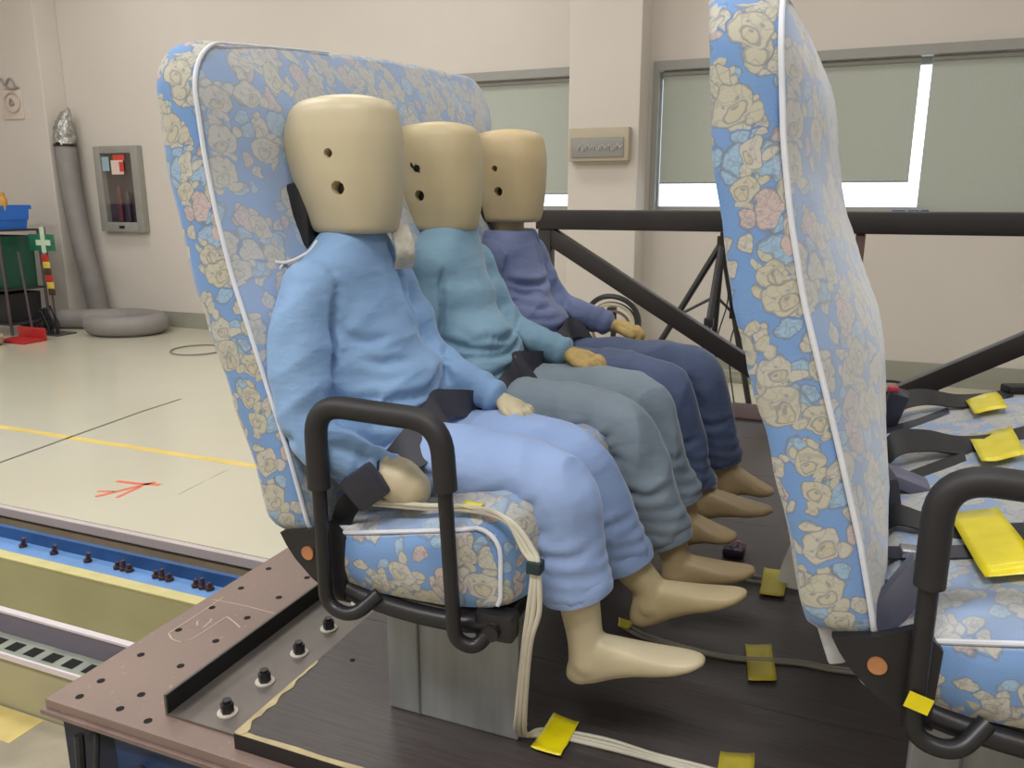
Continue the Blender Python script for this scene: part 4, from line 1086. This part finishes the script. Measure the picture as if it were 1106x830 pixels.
# ================================================================ BACKGROUND THINGS
# fire equipment cabinet
fc = empty('wall_cabinet', (-7.85, WY-.06, 1.1), 'grey-framed fire cabinet with dark glass door on the back wall', 'cabinet')
M_CAB = mat('grey_cabinet_paint', (148, 146, 140), .5, var=.04)
x0, x1, z0, z1 = -8.28, -7.60, .62, 1.60; yf = WY-.09
bm = bmesh.new()
for b in ((x0, x0+.10, z0, z1), (x1-.10, x1, z0, z1), (x0+.10, x1-.10, z1-.08, z1), (x0+.10, x1-.10, z0, z0+.11)): box(bm, b[0], b[1], yf, WY-.002, b[2], b[3], .004)
adopt(fc, finish('cabinet_frame', bm, M_CAB))
bm = bmesh.new(); box(bm, x0+.10, x1-.10, WY-.012, WY-.004, z0+.11, z1-.08); adopt(fc, finish('cabinet_back', bm, mat('dark_brown_interior', (66, 50, 46), .7, var=.3, vs=6), None, False))
bm = bmesh.new(); box(bm, x0+.10, x1-.10, yf+.012, yf+.015, z0+.11, z1-.08); adopt(fc, finish('door_glass', bm, M_GLASS, None, False))
bm = bmesh.new(); cyl(bm, (-7.98, WY-.045, .74), (-7.98, WY-.045, 1.08), .03, seg=16); cyl(bm, (-7.98, WY-.045, 1.08), (-7.98, WY-.045, 1.15), .03, .012, 16); adopt(fc, finish('extinguisher', bm, mat('dark_red_bottle', (96, 40, 38), .35)))
bm = bmesh.new(); cyl(bm, (-7.85, WY-.045, .74), (-7.85, WY-.045, 1.02), .03, seg=16); cyl(bm, (-7.85, WY-.045, 1.02), (-7.85, WY-.045, 1.09), .03, .012, 16); adopt(fc, finish('extinguisher', bm, mat('dark_bottle', (60, 44, 46), .35)))
for (a, b, c, d, rgb, lb) in ((-8.16, -8.05, 1.32, 1.48, (150, 178, 190), 'pale blue label'), (-8.02, -7.83, 1.28, 1.44, (224, 200, 194), 'white label'), (-7.98, -7.80, 1.44, 1.50, (206, 70, 52), 'red label'), (-7.89, -7.82, 1.31, 1.42, (204, 64, 50), 'red label')):
    bm = bmesh.new(); yy = yf+.006 if rgb[0] != 204 else yf+.003; box(bm, a, b, yy, yy+.002, c, d); o = finish('sticker', bm, mat('sticker_%d_%d' % (rgb[0], rgb[1]), rgb, .5), None, False); o['label'] = lb; adopt(fc, o)
bm = bmesh.new(); box(bm, -7.98, -7.90, yf-.012, yf-.001, .66, .69, .003); adopt(fc, finish('latch', bm, M_BSTEEL))
# flexible duct
M_DUCT = mat('grey_corrugated_hose', (136, 132, 130), .55, var=.06)
dh = empty('exhaust_hose', (-8.4, 7.0, FZ), 'grey flexible exhaust hose hanging at the column with silvery foil end, coiled on the floor', 'hose')
def corrugated(bm, P, r, pitch=.035, seg=18, flat=1):
    # resample
    L = [0]
    for a, b in zip(P, P[1:]): L.append(L[-1]+(b-a).length)
    n = int(L[-1]/(pitch/2)); Q = []; j = 0
    for k in range(n+1):
        s = L[-1]*k/n
        while j < len(L)-2 and L[j+1] < s: j += 1
        f = (s-L[j])/max(1e-9, L[j+1]-L[j]); Q.append(P[j].lerp(P[j+1], min(1, f)))
    tube(bm, Q, [r*(1+.03*(1 if k % 2 else -1)) for k in range(n+1)], seg)
bm = bmesh.new(); corrugated(bm, smooth_path([(-8.60, 7.06, 1.62), (-8.57, 7.05, 1.1), (-8.50, 7.05, .5), (-8.42, 7.06, 0), (-8.38, 7.08, -.36)], 8), .118); adopt(dh, finish('hose_upright', bm, M_DUCT, None, True, 80))
bm = bmesh.new(); corrugated(bm, smooth_path([(-9.02, 6.55, FZ+.115), (-8.6, 6.64, FZ+.115), (-8.25, 6.76, FZ+.115), (-7.85, 7.03, FZ+.115), (-7.42, 7.02, FZ+.115), (-7.17, 6.80, FZ+.115), (-7.22, 6.55, FZ+.115), (-7.5, 6.40, FZ+.115), (-7.78, 6.46, FZ+.115)], 8), .112); adopt(dh, finish('hose_coil', bm, M_DUCT, None, True, 80))
bm = bmesh.new(); P = smooth_path([(-8.60, 7.06, 1.63), (-8.60, 7.07, 1.76), (-8.57, 7.09, 1.92), (-8.54, 7.11, 2.03)], 6)
tube(bm, P, [.115*(1-.85*(k/(len(P)-1))**2.2) for k in range(len(P))], 20)
fo = finish('foil_end', bm, mat('silver_foil', (176, 176, 172), .3, metal=.7, var=.25, vs=25, bs=.8, bscale=25, bdist=.03), None, True, 60)
for v in fo.data.vertices: v.co += V((noise.noise(v.co*18), noise.noise(v.co*18+V((3, 3, 3))), noise.noise(v.co*18+V((7, 7, 7)))))*.03
adopt(dh, fo)
bm = bmesh.new(); cyl(bm, (-8.60, 7.06, 1.60), (-8.60, 7.06, 1.63), .124, seg=24); adopt(dh, finish('hose_band', bm, M_BSTEEL))
# faint wall fixture upper left
wf = empty('wall_bracket', (-9.2, 6.94, 2.2), 'small pale wall fixture with dark scrolled top high on the left column', 'wall fixture')
yy = 6.948
bm = bmesh.new(); box(bm, -9.42, -9.06, yy-.01, yy, 1.92, 2.26, .01); adopt(wf, finish('back_plate', bm, mat('pale_plate', (212, 198, 188), .7, var=.03)))
bm = bmesh.new(); tube(bm, [V((-9.22+.13*cos(a), yy-.02, 2.11+.11*sin(a))) for a in [2*pi*k/30 for k in range(30)]], .009, 6, closed=True); adopt(wf, finish('ring', bm, mat('dull_rosy_grey', (192, 178, 170), .6)))
bm = bmesh.new()
for pts in ([(-9.42, 2.36), (-9.36, 2.38), (-9.30, 2.30), (-9.20, 2.26), (-9.08, 2.27)], [(-9.30, 2.30), (-9.24, 2.37), (-9.18, 2.36), (-9.14, 2.28)], [(-9.27, 2.09), (-9.24, 2.15), (-9.2, 2.09), (-9.26, 2.08)]):
    tube(bm, smooth_path([(x, yy-.02, z) for x, z in pts], 5), .010, 6)
adopt(wf, finish('scroll', bm, mat('dark_grey_metal', (150, 140, 134), .6)))
# emergency light on the column
el = empty('emergency_light', (-2.0, 6.85, 1.46), 'beige rectangular emergency light box on the white column', 'lamp')
bm = bmesh.new(); box(bm, -2.262, -1.735, 6.80, 6.898, 1.315, 1.59, .01); adopt(el, finish('housing', bm, mat('beige_housing', (176, 166, 144), .5, var=.04)))
bm = bmesh.new(); box(bm, -2.235, -1.775, 6.79, 6.799, 1.345, 1.505, .006); adopt(el, finish('front_panel', bm, mat('grey_panel', (142, 140, 136), .4, var=.05)))
bm = bmesh.new()
for k in range(6): 
    xx = -2.17+k*.065; tube(bm, smooth_path([(xx, 6.785, 1.41), (xx+.02, 6.785, 1.45), (xx+.04, 6.785, 1.40+.02*(k % 2)), (xx+.06, 6.785, 1.44)], 3), .006, 6)
adopt(el, finish('embossed_pattern', bm, mat('pale_grey_relief', (176, 174, 170), .4)))
# cable hoop on the column
hp = empty('cable_coil', (-1.9, 6.5, FZ), 'black and cream coiled cable on a small stand in front of the column', 'cable')
for r, rr, m, yy, zz in ((.235, .022, M_BSTEEL, 6.42, -.02), (.185, .014, mat('cream_hose', (206, 196, 172), .5), 6.45, -.04), (.155, .012, mat('brown_hose', (120, 98, 82), .5), 6.43, -.06), (.205, .010, M_BSTEEL, 6.47, -.05)):
    bm = bmesh.new(); tube(bm, [V((-1.74+r*cos(a), yy+.02*sin(3*a), zz+r*sin(a))) for a in [2*pi*k/44 for k in range(44)]], rr, 8, closed=True); adopt(hp, finish('coil_ring', bm, m))
bm = bmesh.new(); box(bm, -1.76, -1.72, 6.49, 6.53, FZ, .12, .004); box(bm, -1.9, -1.58, 6.40, 6.60, FZ, FZ+.02, .004); box(bm, -1.77, -1.71, 6.40, 6.4895, .10, .12); adopt(hp, finish('coil_stand', bm, M_BSTEEL))
# tripod light stand
tp = empty('light_stand', (-.80, 5.5, FZ), 'black tripod light stand between the dummies and the empty seat', 'stand')
ap = V((-.745, 5.5, .72))
for f in ((-1.40, 5.42, FZ+.012), (-.55, 6.0, FZ+.012), (-.80, 4.95, FZ+.012)):
    bm = bmesh.new(); tube(bm, [ap+V((0, 0, .0)), V(f)], .022, 8); lg = finish('leg', bm, M_BSTEEL); adopt(tp, lg)
    bm = bmesh.new(); m1 = ap.lerp(V(f), .42); tube(bm, [m1, V((-.765, 5.5, .36))], .010, 8); adopt(tp, finish('strut', bm, M_BSTEEL))
    bm = bmesh.new(); box(bm, m1.x-.03, m1.x+.03, m1.y-.03, m1.y+.03, m1.z-.03, m1.z+.03, .008); finish('clamp', bm, M_BSTEEL, None); adopt(tp, COL.objects[-1])
bm = bmesh.new(); cyl(bm, (-.765, 5.5, .0), (-.74, 5.5, .80), .020, seg=12); adopt(tp, finish('centre_pole', bm, M_BSTEEL))
bm = bmesh.new(); cyl(bm, (-.745, 5.5, .66), (-.745, 5.5, .76), .034, seg=12); adopt(tp, finish('collar', bm, M_BSTEEL))
bm = bmesh.new()
for dx_ in (.06, .15): tube(bm, smooth_path([(-.745+dx_*.3, 5.48, .66), (-.74+dx_, 5.46, .35), (-.80+dx_, 5.45, .0), (-.72+dx_, 5.45, FZ+.005)], 8), .005, 6)
adopt(tp, finish('cord', bm, M_BSTEEL))
# bits on the window sill and floor by the wall
bm = bmesh.new()
for x, wd in ((.34, .10), (.46, .08), (.55, .06)): box(bm, x, x+wd, WY-.02, WY+.03, .881, .915, .01)
sb = finish('sill_clutter', bm, mat('dark_blue_grey_parts', (70, 84, 116), .5)); tag(sb, 'small dark blue parts lying on the window sill right of the empty seat back', 'small parts')
for lab, pts in (('thin black cord on the floor along the back wall right of the empty seat', [(.30, 7.15, FZ+.01), (.50, 7.12, FZ+.03), (.66, 7.0, FZ+.01), (.80, 6.95, FZ+.01)]),
                 ('low dark cable tray line on the floor near the stand', [(-1.2, 6.85, FZ+.02), (-.9, 6.9, FZ+.03), (-.5, 6.85, FZ+.02)])):
    bm = bmesh.new(); tube(bm, smooth_path(pts, 6), .012, 6); tag(finish('power_lead', bm, M_BSTEEL), lab, 'cord')
bm = bmesh.new(); box(bm, -1.5, .3, 6.7, 6.95, FZ, FZ+.05, .006); tag(finish('cable_duct', bm, mat('grey_green_duct', (140, 138, 120), .6, var=.1)), 'low grey-green cable duct along the far floor behind the sled', 'duct')
# cleaning corner, far left
def cont(name, label, cat, b, m, rim=None, taper=.0):
    x0, x1, y0, y1, z0, z1 = b
    r = empty(name, ((x0+x1)/2, (y0+y1)/2, z0), label, cat)
    bm = bmesh.new(); th = .012
    # open tub: outer shell with inset cavity
    vs = box(bm, x0, x1, y0, y1, z0, z1)
    for v in bm.verts:
        if v.co.z < (z0+z1)/2: v.co.x += taper*(1 if v.co.x < (x0+x1)/2 else -1); v.co.y += taper*(1 if v.co.y < (y0+y1)/2 else -1)
    top = max(bm.faces, key=lambda f: f.calc_center_median().z)
    bmesh.ops.inset_region(bm, faces=[top], thickness=th); r_ = bmesh.ops.translate(bm, vec=(0, 0, -(z1-z0)*.6), verts=top.verts)
    adopt(r, finish('tub', bm, m, None, False))
    if rim is not None:
        for ya, yb in ((y0-.02, y0-.001), (y1+.001, y1+.02)):
            bm = bmesh.new(); box(bm, x0-.015, x1+.015, ya, yb, z1-.04, z1+.005, .004); adopt(r, finish('rim', bm, rim))
    return r
MB = mat('blue_plastic', (38, 104, 196), .4); MG = mat('dark_green_plastic', (20, 74, 56), .45); MK = mat('black_plastic', (28, 28, 32), .5)
_before = set(COL.objects)
rk = empty('utility_trolley', (-8.5, 6.0, FZ), 'black metal frame trolley at the left picture edge', 'trolley')
M_TRF = mat('dull_grey_tube', (92, 82, 84), .4, metal=.4)
for x in (-8.95, -8.0):
    for y in (5.98, 6.45):
        bm = bmesh.new(); cyl(bm, (x, y, FZ+.02), (x, y, .67), .016, seg=10); adopt(rk, finish('post', bm, M_TRF))
for z in (-.36, .02, .665):
    bm = bmesh.new(); box(bm, -8.97, -7.985, 5.97, 6.46, z-.012, z+.008, .004); adopt(rk, finish('shelf', bm, mat('black_shelf', (40, 38, 44), .6)))
cont('storage_tub', 'blue plastic tub on top of the trolley at left', 'tub', (-8.75, -8.03, 6.02, 6.40, .675, .93), MB, MB, .03)
cont('storage_tub', 'dark green tub on the middle shelf of the trolley', 'tub', (-8.85, -8.05, 6.02, 6.42, .03, .60), MG, None, .01)
cont('storage_tub', 'black tub on the lowest trolley shelf', 'tub', (-8.85, -8.05, 6.02, 6.42, -.35, -.03), MK, None, .01)
bm = bmesh.new(); bmesh.ops.create_icosphere(bm, subdivisions=3, radius=.2)
for v in bm.verts: v.co = V((v.co.x*1.9, v.co.y*.5, v.co.z*.36))*(1+.25*noise.noise(v.co*9))
bmesh.ops.translate(bm, vec=(-8.42, 5.86, .03), verts=bm.verts); tag(finish('white_cloth', bm, mat('white_rag', (206, 204, 194), .8, var=.1, vs=20)), 'crumpled white cloth draped on the front of the black tub', 'cloth')
for x, rgb, l in ((-8.10, (198, 150, 70), 'orange-brown jar standing on the blue tub'), (-8.36, (202, 204, 206), 'white jar standing on the blue tub')):
    j = empty('jar', (x, 6.12, .93), l, 'jar', 'jars on the blue tub'); m = mat('jar_%d' % rgb[0], rgb, .4, var=.2, vs=30)
    bm = bmesh.new(); loft(bm, [((x, 6.12, z), (r, 0, 0), (0, r, 0)) for z, r in ((.80, .06), (.95, .075), (1.0, .075), (1.03, .055))], 18); adopt(j, finish('jar_body', bm, m))
    bm = bmesh.new(); cyl(bm, (x, 6.12, 1.031), (x, 6.12, 1.07), .058, seg=18); adopt(j, finish('lid', bm, m))
sg = empty('caution_stand', (-7.8, 6.3, FZ), 'slim stand with a green-white cross sign and a red and yellow strip beside the trolley', 'sign')
bm = bmesh.new(); cyl(bm, (-7.81, 6.32, FZ+.015), (-7.81, 6.32, .70), .012, seg=10); box(bm, -7.95, -7.66, 6.2, 6.45, FZ, FZ+.015, .004); adopt(sg, finish('pole', bm, M_TRF))
bm = bmesh.new(); box(bm, -8.02, -7.64, 6.28, 6.30, .44, .62, .004); p_ = finish('sign_board', bm, mat('sign_green', (36, 110, 84), .5, var=.2, vs=14)); adopt(sg, p_)
bm = bmesh.new(); box(bm, -7.82, -7.76, 6.27, 6.279, .42, .70); box(bm, -7.90, -7.68, 6.271, 6.2785, .50, .56); adopt(sg, finish('white_cross', bm, mat('cross_pale', (196, 218, 190), .5), None, False))
for k in range(6):
    bm = bmesh.new(); z = .36-k*.075; box(bm, -7.855+k*.008, -7.765+k*.008, 6.28, 6.30, z-.036, z+.036, .004)
    o = finish('strip_block', bm, mat(*[('strip_red', (188, 48, 40)), ('strip_yellow', (216, 190, 80)), ('strip_dark', (70, 56, 40))][k % 3], .5)); adopt(sg, o)
bm = bmesh.new()
for k in range(26):
    a = random.uniform(0, 2*pi); r = random.uniform(.02, .16); x = -7.92+r*cos(a); y = 6.22+.4*r*sin(a)
    tube(bm, smooth_path([(x, y, FZ+.02), (x+random.uniform(-.05, .05), y, FZ+.15), (-7.9+random.uniform(-.1, .1), 6.2, FZ+random.uniform(.2, .38))], 3), .008, 5)
o = finish('bristle_clump', bm, MK); tag(o, 'black bristly brush head standing behind the red dustpan', 'brush', kind='stuff')
du = empty('dustpan', (-8.0, 5.8, FZ), 'red dustpan with upright grey handle in front of the brush', 'dustpan')
bm = bmesh.new(); box(bm, -8.22, -7.80, 5.70, 5.95, FZ, FZ+.03, .008); box(bm, -8.22, -7.80, 5.951, 5.975, FZ, FZ+.14, .008); adopt(du, finish('pan', bm, mat('red_plastic', (176, 44, 44), .4)))
bm = bmesh.new(); cyl(bm, (-8.0, 5.965, FZ+.13), (-8.04, 5.955, .45), .012, seg=8); adopt(du, finish('handle', bm, M_TRF))
bm = bmesh.new(); loft(bm, [((-8.62, 5.55, FZ+z), (r, 0, 0), (0, r*.8, 0), 2.6) for z, r in ((.001, .17), (.06, .19), (.13, .20), (.135, .16))], 20)
tag(finish('blue_basin', bm, MB), 'low blue basin on the floor at the left picture edge', 'basin')
bm = bmesh.new(); bmesh.ops.create_icosphere(bm, subdivisions=3, radius=.12)
for v in bm.verts: v.co = V((v.co.x*1.2, v.co.y*.8, max(-.06, v.co.z*.7)))*(1+.35*noise.noise(v.co*14))
bmesh.ops.translate(bm, vec=(-8.30, 5.55, FZ+.075), verts=bm.verts); tag(finish('rag', bm, mat('beige_rag', (176, 156, 132), .8, var=.2, vs=20)), 'crumpled beige rag between the blue basin and the red dustpan', 'cloth')
SH = {'utility_trolley': -.45, 'storage_tub': -.45, 'white_cloth': -.45, 'jar': -.45, 'caution_stand': -.37, 'bristle_clump': -.28, 'dustpan': -.10, 'blue_basin': .22, 'rag': .12}
for o in set(COL.objects)-_before:
    if o.parent is None:
        k = o.name.split('.')[0]
        if k in SH: o.location.x += SH[k]
bpy.context.view_layer.update()
